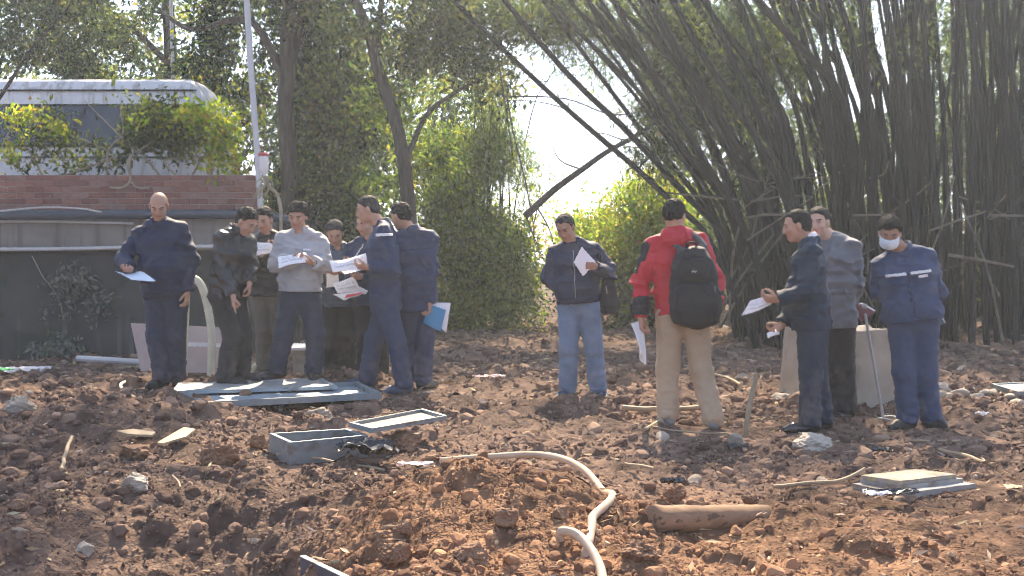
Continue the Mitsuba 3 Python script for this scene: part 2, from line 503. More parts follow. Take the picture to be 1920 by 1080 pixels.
for k, (px, py, D, rx, ry, rd, n, lab) in enumerate([
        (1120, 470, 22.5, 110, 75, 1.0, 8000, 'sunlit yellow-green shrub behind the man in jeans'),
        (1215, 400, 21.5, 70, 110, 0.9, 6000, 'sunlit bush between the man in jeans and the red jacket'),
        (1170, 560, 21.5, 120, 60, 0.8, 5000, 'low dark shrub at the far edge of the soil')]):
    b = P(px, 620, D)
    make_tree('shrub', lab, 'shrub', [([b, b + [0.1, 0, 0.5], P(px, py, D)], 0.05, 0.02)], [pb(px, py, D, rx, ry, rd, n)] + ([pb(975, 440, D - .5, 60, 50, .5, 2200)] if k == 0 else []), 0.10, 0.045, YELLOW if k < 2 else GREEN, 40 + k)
# a far dark belt of wood
wd = thing('woodland', 'far dark belt of trees closing the view behind the yard', 'woodland', kind='stuff')
r_ = np.random.default_rng(77)
bl = []
for px in range(-200, 900, 75):
    bl.append(pb(px, 330 + r_.uniform(-60, 60), 30 + r_.uniform(-1, 2), 80, 190, 1.2, 1900))
for px in range(1300, 2150, 75):
    bl.append(pb(px, 470 + r_.uniform(-60, 60), 28 + r_.uniform(-1, 2), 80, 150, 1.2, 1500))
    if not 1480 < px < 1760:
        bl.append(pb(px, 130 + r_.uniform(-60, 60), 29, 80, 200, 1.2, 1100))
foliage(wd, 'leaves', bl, 0.20, 0.10, GREEN, 78, twig=20, spread=0.45)
scene[wd] = scene.pop(wd + '__leaves')
labels.pop(wd + '__leaves')


def hill(px0, px1, D, h, seed):
    n = 160
    x = np.linspace((px0 - 960) / F * D, (px1 - 960) / F * D, n)
    q = np.stack([x / D * 9, 0 * x + seed, 0 * x], -1)
    top = h * (0.45 + 0.8 * meshkit.fbm(q, 4))
    rows = np.linspace(0, 1, 24)
    X = np.repeat(x[None], 24, 0)
    Y = D + (1 - np.cos(rows * math.pi / 2))[:, None] * D * 0.5 + 0 * X
    Z = -4 + (top + 4)[None] * np.sin(rows * math.pi / 2)[:, None]
    i, j = np.meshgrid(np.arange(23), np.arange(n - 1), indexing='ij')
    a = (i * n + j).ravel()
    v = np.stack([X, Y, Z], -1).reshape(-1, 3)
    v[:, 2] += (meshkit.fbm(v / D * 40, 3) - 0.5) * h * 0.15
    return v, np.vstack([np.stack([a, a + 1, a + n + 1], 1), np.stack([a, a + n + 1, a + n], 1)])


mat('hill_green', (0.05, 0.07, 0.03), 0.95, spec=0.1)
put('hills', hill(-1500, 3500, 420, 22, 3), 'hill_green', smooth=True, key='hills')
tag('hills', 'hazy far hills behind the gap in the trees', kind='structure')

# ------------------------------------------------------------------ bamboo
def culm(path, r0, r1, n=26, node=0.36):
    """a bamboo culm with a ring at every joint"""
    p = spline(path, 40)
    s = np.concatenate([[0], np.cumsum(np.linalg.norm(np.diff(p, axis=0), axis=1))])
    L = s[-1]
    u = np.arange(0.1, L, node)
    keys = np.unique(np.concatenate([[0, L], u - 0.012, u, u + 0.012]))
    keys = keys[(keys >= 0) & (keys <= L)]
    q = np.stack([np.interp(keys, s, p[:, k]) for k in range(3)], 1)
    rad = r0 + (r1 - r0) * keys / L
    rad = rad * np.where(np.isin(np.round(keys, 6), np.round(u, 6)), 1.16, 1.0)
    return tube(q, rad, 6)


bc = thing('bamboo_clump', 'huge dense bamboo clump behind the men with the suits, with shade leaves added over the yard', 'bamboo')
rb = np.random.default_rng(5)
# the culms that can be told apart: (pixels from the root upwards), distance, radius
LEAN = [([(1420, 600), (1330, 450), (1262, 380), (1175, 300), (1075, 215), (930, 80), (850, 0)], 18.2, 0.047),
        ([(1450, 610), (1380, 470), (1290, 370), (1180, 250), (1075, 150), (970, 30), (930, -20)], 18.0, 0.055),
        ([(1440, 600), (1390, 420), (1290, 290), (1200, 150), (1120, 30), (1080, -40)], 18.4, 0.060),
        ([(1470, 610), (1400, 440), (1320, 300), (1245, 170), (1160, 20), (1130, -40)], 18.6, 0.055),
        ([(1490, 610), (1440, 420), (1370, 290), (1290, 140), (1215, 0)], 18.3, 0.060),
        ([(1500, 610), (1440, 380), (1350, 220), (1270, 90), (1220, -10)], 18.8, 0.060),
        ([(1530, 620), (1475, 380), (1400, 230), (1310, 90), (1250, -20)], 18.2, 0.062),
        ([(1600, 620), (1600, 330), (1580, 190), (1530, 120), (1455, 40), (1405, -20)], 17.6, 0.072),
        ([(1570, 620), (1560, 300), (1520, 120), (1480, -20)], 18.4, 0.06)]
LEAN += [([(1500, 610), (1480, 330), (1430, 130), (1375, -30)], 18, .055), ([(1620, 620), (1640, 320), (1605, 100), (1560, -30)], 18, .06), ([(1480, 610), (1420, 500), (1330, 330), (1262, 200), (1150, 40), (1110, -30)], 18, .05),
         ([(1540, 615), (1500, 420), (1440, 250), (1350, 60), (1310, -30)], 18, .055)]
for x in (1585, 1612, 1652, 1678, 1704, 1735, 1766, 1791, 1822, 1850, 1873, 1906, 1941, 1990):
    t_ = rb.normal() * 28 - 12
    LEAN.append(([(x, 650), (x + t_ * .3, 420), (x + t_ * .7 + rb.normal() * 6, 190), (x + t_ * 1.4, -60)], 18, rb.uniform(.045, .068)))
LEAN = [([(pts[0][0], 652)] + pts[1:], 17.1 + .25 * (k % 3), r * 1.08) for k, (pts, D, r) in enumerate(LEAN)]
for pts, D, r in LEAN:
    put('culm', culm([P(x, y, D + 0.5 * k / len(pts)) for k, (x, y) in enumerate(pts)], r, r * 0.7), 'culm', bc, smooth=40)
for k in range(175):
    px = rb.uniform(1380, 1990)
    D = rb.uniform(17.6, 21.5)
    u = np.clip((px - 1380) / 420, 0, 1)
    lean = -330 * (1 - u) ** 1.3 + rb.normal() * 45
    curve = rb.uniform(0.3, 0.6)
    y1 = -120
    pts = [P(px, 640 - (D - 18) * 14, D), P(px + lean * 0.12, 420, D + 0.1), P(px + lean * curve, 210, D + 0.2), P(px + lean, 10, D + 0.3), P(px + lean * 1.35, y1, D + 0.3)]
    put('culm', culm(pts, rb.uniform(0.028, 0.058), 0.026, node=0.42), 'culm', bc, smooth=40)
bam = [pb(1330, 110, 18.6, 120, 120, .5, 3000), pb(1450, 90, 18.6, 90, 100, .5, 2200), pb(1240, 250, 18.6, 90, 90, .5, 2200), pb(1650, 60, 18.2, 120, 60, .5, 1200), pb(1330, 120, 20.0, 130, 150, 1.0, 9000), pb(1200, 40, 19.6, 130, 70, 1.0, 4500), pb(1110, 100, 20.6, 110, 60, .8, 900), pb(1240, 190, 20.8, 70, 90, .8, 1700), pb(1420, 250, 20.3, 120, 130, 0.9, 8000),
       pb(1050, 30, 19.5, 110, 60, 0.9, 4000), pb(1550, 0, 20.5, 150, 60, 0.9, 2000), pb(1450, 440, 20.3, 130, 110, 0.7, 6000),
       pb(1680, 470, 21.3, 300, 130, 0.8, 7500), pb(1850, 330, 21.8, 130, 110, 0.7, 2600), pb(1840, 150, 22.5, 180, 190, .8, 6500), pb(1560, 340, 22, 110, 90, .7, 1500), pb(1620, -150, 19.5, 420, 140, 1.8, 7000), pb(1230, -140, 19.5, 170, 120, 1.2, 2500)]
bam += [(np.array([6.2, 14.0, 8.4]), np.array([3.6, 2.6, 1.3]), 6000), (np.array([3.9, 16.2, 8.8]), np.array([3.4, 2.8, 1.0]), 6500), (np.array([3.6, 16.5, 7.6]), np.array([1.6, 1.5, .8]), 1500)]  # leaves added out of view over the yard to shade the right side
foliage(bc, 'leaves', bam, 0.15, 0.022, BAMBOO, 51, droop=0.5, twig=30, spread=0.26)
# broken canes leaning and lying in front of the clump
for k, (pts, D, r) in enumerate([([(1368, 600), (1372, 500), (1385, 425), (1405, 405), (1480, 403), (1560, 404)], 17.2, .030), ([(1335, 610), (1390, 520), (1450, 440)], 17.2, .035),
        ([(1350, 615), (1420, 500), (1500, 400)], 17.4, .03), ([(1600, 404), (1680, 402)], 17.2, .025), ([(1745, 432), (1800, 412), (1850, 396)], 17.0, .025), ([(1780, 478), (1840, 488), (1900, 500)], 17.0, .035),
        ([(1860, 404), (1935, 404)], 17.0, .03), ([(1390, 375), (1330, 370), (1240, 360)], 17.3, .022), ([(1610, 480), (1650, 462)], 17.2, .022), ([(1700, 560), (1760, 440), (1790, 330)], 17.4, .022),
        ([(1880, 640), (1850, 500), (1800, 380)], 17.3, .028), ([(1320, 640), (1345, 560), (1400, 470), (1440, 330)], 17.5, .022), ([(1500, 330), (1440, 360), (1380, 400)], 17.3, .018), ([(1330, 300), (1420, 340), (1470, 310)], 17.3, .016)]):
    put('dead_cane', culm([P(x, y, D + .2 * np.sin(k + i)) for i, (x, y) in enumerate(pts)], r * .8, r * .5), 'old_cane', bc, smooth=40)
for k in range(70):
    px, py = rb.uniform(1340, 1960), rb.uniform(330, 640)
    an = rb.uniform(-0.5, 0.9) if rb.random() < .6 else rb.uniform(0.9, 2.2)
    l_ = rb.uniform(40, 150)
    D = rb.uniform(17.0, 18.0)
    e = (px + l_ * math.cos(an), py - l_ * math.sin(an))
    put('twig', tube(spline([P(px, py, D), P((px + e[0]) / 2 + rb.normal() * 8, (py + e[1]) / 2 + rb.normal() * 8, D + .1), P(e[0], e[1], D + rb.normal() * .2)], 9), np.linspace(rb.uniform(.009, .020), .005, 9), 5), 'old_cane' if rb.random() < .5 else 'culm', bc, smooth=True)
foliage(bc, 'leaves', [pb(1860, 130, 23, 170, 220, .9, 5000), pb(1650, 330, 23, 240, 120, .9, 5000)], .15, .05, GREEN, 53, twig=40)
b2 = thing('bamboo_clump', 'drooping feathery bamboo at the edge of the bright gap', 'bamboo')
for k in range(16):
    px = rb.uniform(850, 960)
    D = rb.uniform(21.5, 23)
    lean = rb.uniform(-40, 60)
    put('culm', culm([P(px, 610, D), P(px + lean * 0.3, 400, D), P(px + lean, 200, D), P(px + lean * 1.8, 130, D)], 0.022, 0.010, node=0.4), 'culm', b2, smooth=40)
foliage(b2, 'leaves', [pb(900, 250, 22, 70, 90, 0.8, 6000), pb(880, 380, 22, 90, 110, 0.9, 8000), pb(965, 330, 22.3, 45, 90, 0.6, 1500), pb(820, 220, 22, 60, 80, 0.8, 4500)],
        0.13, 0.022, GLOW, 52, droop=0.8, twig=30, spread=0.25)
bgh = thing('dead_bough', 'dead grey bough slanting across the bright gap in the trees', 'branch')
put('stem', trunk_tube([P(985, 405, 18.6), P(1040, 355, 18.6), P(1090, 318, 18.6), P(1145, 280, 18.6), P(1200, 250, 18.6), P(1275, 195, 18.7)], 0.058, 0.03, n=22, wob=0.10, seed=9), 'bark', bgh, smooth=True)
for a_ in ([(1040, 355), (1010, 385), (1000, 440), (1012, 480)], [(1145, 280), (1110, 250), (1060, 205), (1000, 190), (945, 188)], [(1090, 318), (1050, 300), (1030, 260)], [(1200, 250), (1170, 262), (1130, 250), (1080, 255)],
           [(985, 402), (1000, 440), (1020, 490)], [(1005, 385), (1030, 430), (1040, 470)]):
    put('twig', tube(spline([P(x, y, 18.6) for x, y in a_], 14), np.linspace(.016, .005, 14), 6), 'bark', bgh, smooth=True)
for k, a_ in enumerate([[(950, 180), (965, 260), (985, 340), (1000, 420)], [(935, 120), (950, 210), (962, 300)], [(1240, 200), (1150, 215), (1060, 185), (940, 180)]]):
    rod_ = thing('hanging_vine', ['long thin vine dangling beside the drooping feathery bamboo', 'short thin vine dangling just behind the longer one', 'thin bare vine stretched across the top of the bright gap'][k], 'vine')
    put('', tube(spline([P(x, y, 19.2) for x, y in a_], 16), .012, 5), 'bark', key=rod_, smooth=True)


# ------------------------------------------------------------------ implicit shapes for people, clothes and bags
def surf(fn, lo, hi, h, B=6):
    """surface nets of fn = 0 over a box, worked out only in blocks near the surface"""
    lo, hi = np.asarray(lo, float), np.asarray(hi, float)
    nb = np.ceil((hi - lo) / (h * B)).astype(int) + 1
    n = nb * B
    g = np.stack(np.meshgrid(*[np.arange(k) for k in nb], indexing='ij'), -1).reshape(-1, 3)
    c = lo + (g * B + (B - 1) / 2) * h
    d = fn(c)
    D = np.repeat(np.repeat(np.repeat(d.reshape(nb), B, 0), B, 1), B, 2)
    on = np.abs(d) < h * B * 0.5 * 1.733 * 1.5 + h * 2
    o = np.stack(np.meshgrid(*[np.arange(B)] * 3, indexing='ij'), -1).reshape(-1, 3)
    idx = (g[on][:, None] * B + o[None]).reshape(-1, 3)
    D[idx[:, 0], idx[:, 1], idx[:, 2]] = fn(lo + idx * h)
    S = D < 0
    cnt = np.zeros(tuple(n - 1), np.int8)
    for a in (0, 1):
        for b in (0, 1):
            for e in (0, 1):
                cnt += S[a:n[0] - 1 + a, b:n[1] - 1 + b, e:n[2] - 1 + e]
    cells = np.argwhere((cnt > 0) & (cnt < 8))
    num = np.full(tuple(n - 1), -1, np.int64)
    num[cells[:, 0], cells[:, 1], cells[:, 2]] = np.arange(len(cells))
    acc, w = np.zeros((len(cells), 3)), np.zeros(len(cells))
    for ax in range(3):
        for a in (0, 1):
            for b in (0, 1):
                off = np.zeros(3, int)
                off[(ax + 1) % 3], off[(ax + 2) % 3] = a, b
                p0 = cells + off
                p1 = p0.copy()
                p1[:, ax] += 1
                d0, d1 = D[p0[:, 0], p0[:, 1], p0[:, 2]], D[p1[:, 0], p1[:, 1], p1[:, 2]]
                x = (d0 < 0) != (d1 < 0)
                t = np.where(x, d0 / np.where(x, d0 - d1, 1), 0)
                q = p0.astype(float)
                q[:, ax] += t
                acc += q * x[:, None]
                w += x
    v = lo + acc / w[:, None] * h
    F_ = []
    for ax in range(3):
        b, e = (ax + 1) % 3, (ax + 2) % 3
        s0 = [slice(1, -1)] * 3
        s0[ax] = slice(0, -1)
        s1 = list(s0)
        s1[ax] = slice(1, None)
        A, Bm = S[tuple(s0)], S[tuple(s1)]
        for flip, m in ((False, A & ~Bm), (True, ~A & Bm)):
            e0 = np.argwhere(m)
            e0[:, b] += 1
            e0[:, e] += 1
            if not len(e0):
                continue
            q = []
            for (db, de) in ((-1, -1), (0, -1), (0, 0), (-1, 0)):
                k = e0.copy()
                k[:, b] += db
                k[:, e] += de
                k = np.minimum(k, n - 2)
                q.append(num[k[:, 0], k[:, 1], k[:, 2]])
            q = np.stack(q, 1)
            q = q[(q >= 0).all(1)]
            if flip:
                q = q[:, ::-1]
            F_ += [q[:, [0, 1, 2]], q[:, [0, 2, 3]]]
    return v, np.vstack(F_)


def rc(p, a, b, ra, rb):
    a, b = np.asarray(a, float), np.asarray(b, float)
    ba = b - a
    t = np.clip((p - a) @ ba / (ba @ ba + 1e-12), 0, 1)
    return np.linalg.norm(p - a - t[:, None] * ba, axis=1) - (ra + (rb - ra) * t)


def ell(p, c, A, r):
    q = (p - c) @ np.asarray(A).T
    r = np.asarray(r, float)
    k = np.linalg.norm(q / r, axis=1)
    return (k - 1) * r.min() if True else k


def ell2(p, c, A, r):
    q = (p - c) @ np.asarray(A).T
    r = np.asarray(r, float)
    k0 = np.linalg.norm(q / r, axis=1)
    k1 = np.linalg.norm(q / (r * r), axis=1) + 1e-9
    return k0 * (k0 - 1) / k1


def smin(a, b, k):
    h = np.maximum(k - np.abs(a - b), 0) / k
    return np.minimum(a, b) - h * h * k * 0.25


def smax(a, b, k):
    return -smin(-a, -b, k)


def folds(p, A, f=8.0, seed=0, zs=1.5):
    q = p * np.array([1, 1, zs]) * f + seed * 1.37
    n = meshkit.noise(q + 0.6 * meshkit.noise(q * 0.7 + 9)[:, None], seed)
    return A * ((1 - np.abs(2 * n - 1)) ** 2 - 0.3)


SKIN = {'tan': (0.41, 0.24, 0.17), 'fair': (0.50, 0.32, 0.24), 'dark': (0.31, 0.175, 0.12)}
mat('skin', VC, 0.5, spec=0.4, two=False)


def cloth(name, c, rough=0.75, spec=0.4, var=0.25, f=60, sheen=0.8):
    c = np.array(c)
    lo, hi = c * (1 - var), c * (1 + var)
    return mat(name, mikit.proc(lambda p, n, uv: mix(mi.Color3f(*lo.tolist()), mi.Color3f(*hi.tolist()), 0.6 * fbm(p.x * 7, p.y * 7, p.z * 7, 3) + 0.4 * noise(p.x * f * 5, p.y * f * 5, p.z * f * 5)) + mi.Color3f(0.08, 0.054, 0.038) * (0.7 * smoothstep(0.42, 0.75, fbm(p.x * 11, p.y * 11, p.z * 6, 3)) * smoothstep(0.75, 0.1, p.z) + 0.06 * smoothstep(0.5, 0.8, fbm(p.x * 5, p.y * 5, p.z * 5, 3)))), rough, spec=spec, two=False, sheen=sheen)


cloth('navy_cloth', (0.019, 0.026, 0.055))
cloth('coverall_blue', (0.034, 0.055, 0.112))
cloth('coverall_navy', (0.025, 0.038, 0.082))
cloth('dark_trousers', (0.021, 0.030, 0.058))
cloth('black_cloth', (0.018, 0.018, 0.021))
cloth('black_leather', (0.014, 0.014, 0.015), 0.32, 0.6, 0.1, sheen=0.0)
cloth('grey_cloth', (0.35, 0.355, 0.37))
cloth('olive_cloth', (0.090, 0.086, 0.070))
cloth('blue_grey_cloth', (0.075, 0.10, 0.15))
cloth('denim', (0.13, 0.19, 0.28), var=0.3)
cloth('red_cloth', (0.42, 0.020, 0.035), 0.6, 0.3)
cloth('khaki_cloth', (0.37, 0.28, 0.19))
cloth('suit_cloth', (0.013, 0.028, 0.050))
cloth('blazer_grey', (0.135, 0.145, 0.165))
cloth('white_cloth', (0.70, 0.70, 0.72))
cloth('reflective_strip', (0.62, 0.63, 0.64), 0.45, 0.5, 0.1)
cloth('hair_black', (0.012, 0.011, 0.010), 0.7, 0.25, 0.3, sheen=0)
cloth('hair_grey', (0.04, 0.037, 0.036), 0.75, 0.25, 0.4, sheen=0)
cloth('mask_blue', (0.58, 0.66, 0.70), 0.8, 0.2, 0.05)
cloth('pack_black', (0.016, 0.017, 0.020), 0.7, 0.3, 0.2)
mat('shoe_black', (0.012, 0.012, 0.013), 0.16, spec=0.7, two=False)
mat('shoe_dull', (0.030, 0.028, 0.027), 0.6, spec=0.4, two=False)
mat('shoe_blue', (0.04, 0.06, 0.10), 0.6, spec=0.4, two=False)
mat('shoe_grey', (0.22, 0.21, 0.20), 0.7, spec=0.4, two=False)
mat('eye_dark', (0.015, 0.012, 0.010), 0.2, spec=0.6, two=False)
mat('zip_metal', (0.22, 0.22, 0.23), 0.4, metallic=0.7, two=False)
mat('button_dark', (0.03, 0.03, 0.03), 0.3, two=False)


class Frame:
    """left, forward, up of a head, hand or trunk; yaw 0 looks at the camera, positive to the right of the picture"""

    def __init__(self, yaw, pitch=0, roll=0):
        y = math.radians(yaw)
        f, l, u = np.array([math.sin(y), -math.cos(y), 0]), np.array([math.cos(y), math.sin(y), 0]), np.array([0, 0, 1.0])
        R = rot(l, pitch)
        f, u = R @ f, R @ u
        R = rot(f, roll)
        self.l, self.f, self.u = R @ l, f, R @ u
        self.A = np.array([self.l, self.f, self.u])

    def at(self, o, l, f, u):
        return o + self.l * l + self.f * f + self.u * u


def hand_sdf(W, d, n, curl, side, point=False, s=1.0, spread=0.0):
    """wrist W, fingers towards d, palm facing n; side +1: the thumb lies towards n x d. returns capsules (a, b, ra, rb, k)"""
    d = unit(d)
    n = unit(n - d * np.dot(n, d))
    t = np.cross(n, d) * side                     # towards the thumb
    C = []
    kn = [W + d * 0.088 * s + t * x * s + n * y for x, y in ((0.031, 0.0), (0.010, -0.003), (-0.011, -0.003), (-0.031, 0.0))]
    for k, q in enumerate(kn):
        C.append((W + t * (0.018 - 0.012 * k) * s + d * 0.01, q, 0.0165 * s, 0.0125 * s, 0.014))
    lens = [0.070, 0.079, 0.074, 0.058]
    for k, q in enumerate(kn):
        cu = 0.05 if (point and k == 0) else (0.95 if point else min(1.0, curl * (0.9 + 0.08 * k)))
        ang = 0.0
        p, L = q, lens[k] * s
        for seg, (fr, bend) in enumerate(((0.44, 65), (0.31, 80), (0.25, 55))):
            ang += math.radians(bend * cu)
            dr_ = unit(d * math.cos(ang) + n * math.sin(ang) + t * (1.5 - k) * 0.06 * (1 + spread))
            e = p + dr_ * L * fr
            C.append((p, e, (0.0098 - 0.0008 * seg) * s, (0.0092 - 0.0008 * seg) * s, 0.004))
            p = e
    a = W + d * 0.028 * s + t * 0.026 * s
    b = a + unit(d * 0.55 + t * 0.75 + n * 0.35) * 0.042 * s
    c = b + unit(d * 0.75 + t * (0.35 - 0.5 * curl) + n * (0.3 + 0.5 * curl)) * 0.032 * s
    e = c + unit(d * 0.8 + t * (0.1 - 0.7 * curl) + n * (0.3 + 0.5 * curl)) * 0.026 * s
    C += [(a, b, 0.0155 * s, 0.012 * s, 0.012), (b, c, 0.0115 * s, 0.0105 * s, 0.005), (c, e, 0.0105 * s, 0.0085 * s, 0.004)]
    return C


def person(label, D0, head, neck, pelvis, arms, legs, yaw, face, hem, torso, trousers, shoes, skin='tan', hair=('hair_black', 'short'), w=1.0, belly=0.0,
           lift=0.0, seed=1, group=None, sag=0, slack=1.0, depth=1.0, crease=1.5):
    """one person. head, neck, pelvis: (px, py, dd); arms: {'l','r': (shoulder dd or None, elbow, wrist, hand dir, palm, curl, point)};
    legs: {'l','r': (knee (px, py, dd), foot (px, dd), foot yaw)}; hem: row of the jacket's lower edge"""
    pk = thing('person', label, 'person', group)
    Q = lambda t: P(t[0], t[1], D0 + (t[2] if len(t) > 2 else 0.0))
    N, PV, HC = Q(neck), Q(pelvis), Q(head)
    TF = Frame(yaw)
    sp = unit(N - PV)
    L = unit(TF.l - sp * np.dot(TF.l, sp))
    Fw = np.cross(L, sp) * 1.0
    if np.dot(Fw, TF.f) < 0:
        Fw = -Fw
    HF = Frame(*face)
    tl = np.linalg.norm(N - PV)
    out = {'key': pk, 'N': N, 'PV': PV, 'L': L, 'F': Fw, 'up': sp, 'HC': HC, 'HF': HF}
    sh, el, wr = {}, {}, {}
    for s, sg in (('l', 1), ('r', -1)):
        a = arms[s]
        sh[s] = N + L * sg * 0.172 * w - sp * 0.072 + Fw * a.get('sf', 0.0) + np.array([0, 0, a.get('su', 0.0)])
        el[s], wr[s] = Q(a['el']), Q(a['wr'])
    hp = {s: PV + L * sg * 0.088 * w for s, sg in (('l', 1), ('r', -1))}
    kn, an, ft, fy = {}, {}, {}, {}
    for s in 'lr':
        k, f, y = legs[s]
        kn[s] = Q(k)
        D = D0 + f[1]
        x = (f[0] - 960) / F * D
        z = float(ground_smooth(x, D)) + lift
        FLAT.append((x, D, 0.13))
        ft[s] = np.array([x, D, z])
        an[s] = ft[s] + [0, 0, 0.085] - Frame(y).f * 0.03
        fy[s] = y
    out.update(sh=sh, el=el, wr=wr, hp=hp, kn=kn, an=an, ft=ft)
    # --- skin: head, neck, hands on one body; slim where clothes hide it
    hx = lambda l, f, u: HF.at(HC, l, f, u)
    H = HF.A
    caps = []
    for s, sg in (('l', 1), ('r', -1)):
        a = arms[s]
        fore = unit(wr[s] - el[s])
        d = unit(a['hd']) if 'hd' in a else fore
        n_ = np.asarray(a.get('palm', -L * sg), float)
        # the thumb of a left hand lies towards palm x fingers
        caps += hand_sdf(wr[s] + fore * 0.015, d, n_, a.get('curl', 0.35), 1 if s == 'l' else -1, a.get('point', False))
        caps += [(sh[s], el[s], 0.024, 0.024, 0.01), (el[s], wr[s], 0.024, 0.024, 0.01), (wr[s] - fore * 0.05, wr[s] + fore * 0.02, 0.027, 0.025, 0.012)]
        caps += [(hp[s], kn[s], 0.024, 0.024, 0.01), (kn[s], an[s], 0.024, 0.026, 0.01), (an[s], ft[s] + [0, 0, 0.03] + Frame(fy[s]).f * 0.06, 0.026, 0.02, 0.01), (N - sp * 0.05, sh[s], 0.03, 0.024, 0.02), (PV, hp[s], 0.03, 0.024, 0.02)]
    jaw = 0.0
    nb = N + sp * 0.005
    caps += [(hx(0, -0.015, -0.04), nb - sp * 0.02, 0.056, 0.060, 0.03), (nb, PV, 0.05, 0.03, 0.03)]
    boxes = [(np.minimum(a, b) - max(ra, rb), np.maximum(a, b) + max(ra, rb), a, b, ra, rb, k) for a, b, ra, rb, k in caps]

    def head_fn(p):
        m = ell2(p, hx(0, -0.012, 0.036), H, (0.076, 0.094, 0.082))
        m = smin(m, ell2(p, hx(0, 0.028, -0.034), H, (0.060, 0.062, 0.080)), 0.03)
        m = smin(m, ell2(p, hx(0, 0.062, -0.088), H, (0.026, 0.024, 0.022)), 0.03)
        for g in (1, -1):
            m = smin(m, ell2(p, hx(0.040 * g, 0.058, -0.022), H, (0.024, 0.026, 0.024)), 0.02)
            m = smax(m, -ell2(p, hx(0.032 * g, 0.100, 0.010), H, (0.017, 0.014, 0.012)), 0.016)
            m = smin(m, ell2(p, hx(0.079 * g, -0.006, -0.004), H, (0.010, 0.021, 0.034)), 0.008)
            m = smin(m, rc(p, hx(0.014 * g, 0.086, 0.032), hx(0.045 * g, 0.074, 0.030), 0.010, 0.008), 0.010)
            m = smin(m, ell2(p, hx(0.012 * g, 0.098, -0.032), H, (0.009, 0.010, 0.008)), 0.008)
        m = smin(m, rc(p, hx(0, 0.088, 0.016), hx(0, 0.104, -0.026), 0.010, 0.0135), 0.010)
        m = smin(m, rc(p, hx(-0.018, 0.082, -0.056), hx(0.018, 0.082, -0.056), 0.009, 0.009), 0.008)
        m = smax(m, -rc(p, hx(-0.022, 0.0945, -0.0565), hx(0.022, 0.0945, -0.0565), 0.003, 0.003), 0.004)
        return m

    def body_fn(p):
        d = np.full(len(p), 0.3)
        hm = (np.abs(p - hx(0, 0, -0.02)) < 0.24).all(1)
        if hm.any():
            d[hm] = np.minimum(d[hm], head_fn(p[hm]))
        for lo, hi, a, b, ra, rb, k in boxes:
            m = ((p > lo - 0.09) & (p < hi + 0.09)).all(1)
            if m.any():
                d[m] = smin(d[m], rc(p[m], a, b, ra, rb), k)
        return d

    allp = np.vstack([np.array([x[0] for x in boxes]), np.array([x[1] for x in boxes]), [HC + 0.15, HC - 0.15]])
    bm = surf(body_fn, allp.min(0) - 0.02, allp.max(0) + 0.02, 0.0077)
    v = bm[0]
    r = np.random.default_rng(seed)
    c = np.repeat(np.array([SKIN[skin]]), len(v), 0) * (0.85 + 0.3 * meshkit.fbm(v * 30 + seed, 2))[:, None]
    q = (v - HC) @ H.T
    lips = (np.abs(q[:, 0]) < 0.024) & (np.abs(q[:, 2] + 0.0565) < 0.010) & (q[:, 1] > 0.07)
    c[lips] *= [0.95, 0.68, 0.68]
    put('body', bm, 'skin', pk, smooth=True, color=c)
    for g in (1, -1):
        e = trimesh.creation.icosphere(subdivisions=2, radius=1)
        ev = np.array(e.vertices) * [0.0095, 0.0045, 0.0020] @ H + hx(0.032 * g, 0.0865, 0.009)
        put('eye', (ev, np.array(e.faces)), 'eye_dark', pk, smooth=True)
        bp_ = [hx(0.016 * g, 0.0965, 0.030), hx(0.032 * g, 0.0915, 0.034), hx(0.050 * g, 0.076, 0.030)]
        put('eyebrow', tube(spline(bp_, 6), [0.002, 0.0045, 0.005, 0.0045, 0.004, 0.002], 6), hair[0], pk, smooth=True)
    # --- hair
    style = hair[1]
    if style != 'bald':
        fx = [-0.12, -0.07, -0.03, 0.0, 0.02, 0.045, 0.07, 0.12]
        rec = {'short': 0.0, 'full': -0.012, 'receding': 0.020, 'crop': 0.004}[style]
        hy = [-0.062, -0.060, -0.035, 0.0, 0.024, 0.058, 0.080 + rec, 0.088 + rec]
        thick = {'short': 0.009, 'full': 0.016, 'receding': 0.006, 'crop': 0.006}[style]

        def hair_fn(p):
            q = (p - HC) @ H.T
            base = ell2(p, hx(0, -0.014, 0.036), H, (0.079, 0.097, 0.085)) - thick * np.clip(0.4 + q[:, 2] / 0.09, 0.45, 1.2)
            base = smin(base, ell2(p, hx(0, -0.045, -0.01), H, (0.066, 0.062, 0.062)) - thick * 0.5, 0.03)
            line = np.interp(q[:, 1], fx, hy) + 0.026 * (meshkit.noise(p * 42 + seed) - 0.5) + (0.02 * np.clip(1 - np.abs(q[:, 0]) / 0.03, 0, 1) * (-1 if style == 'receding' else 0.0))
            if style == 'receding':
                line = line + 0.025 * np.clip((np.abs(q[:, 0]) - 0.02) / 0.03, 0, 1) * (q[:, 1] > 0.03)
            base = base + 0.010 * (meshkit.noise(p * np.array([110, 110, 55]) + seed) - 0.5) * 2 * {'receding': .5, 'crop': .6, 'short': 1, 'full': 1.5}[style]
            return np.maximum(base, (line - q[:, 2]) * 0.8)
        put('hair', surf(hair_fn, HC - 0.15, HC + 0.15, 0.007), hair[0], pk, smooth=True)
    else:
        def rim_fn(p):
            q = (p - HC) @ H.T
            base = ell2(p, hx(0, -0.014, 0.034), H, (0.0765, 0.0945, 0.084))
            return np.maximum(np.maximum(base - 0.002, q[:, 2] - 0.030), np.maximum(np.interp(q[:, 1], [-0.12, -0.03, 0.02, 0.035], [-0.05, -0.03, 0.0, 0.03]) - q[:, 2], q[:, 1] - 0.035))
        put('hair', surf(rim_fn, HC - 0.13, HC + 0.13, 0.005), hair[0], pk, smooth=True)
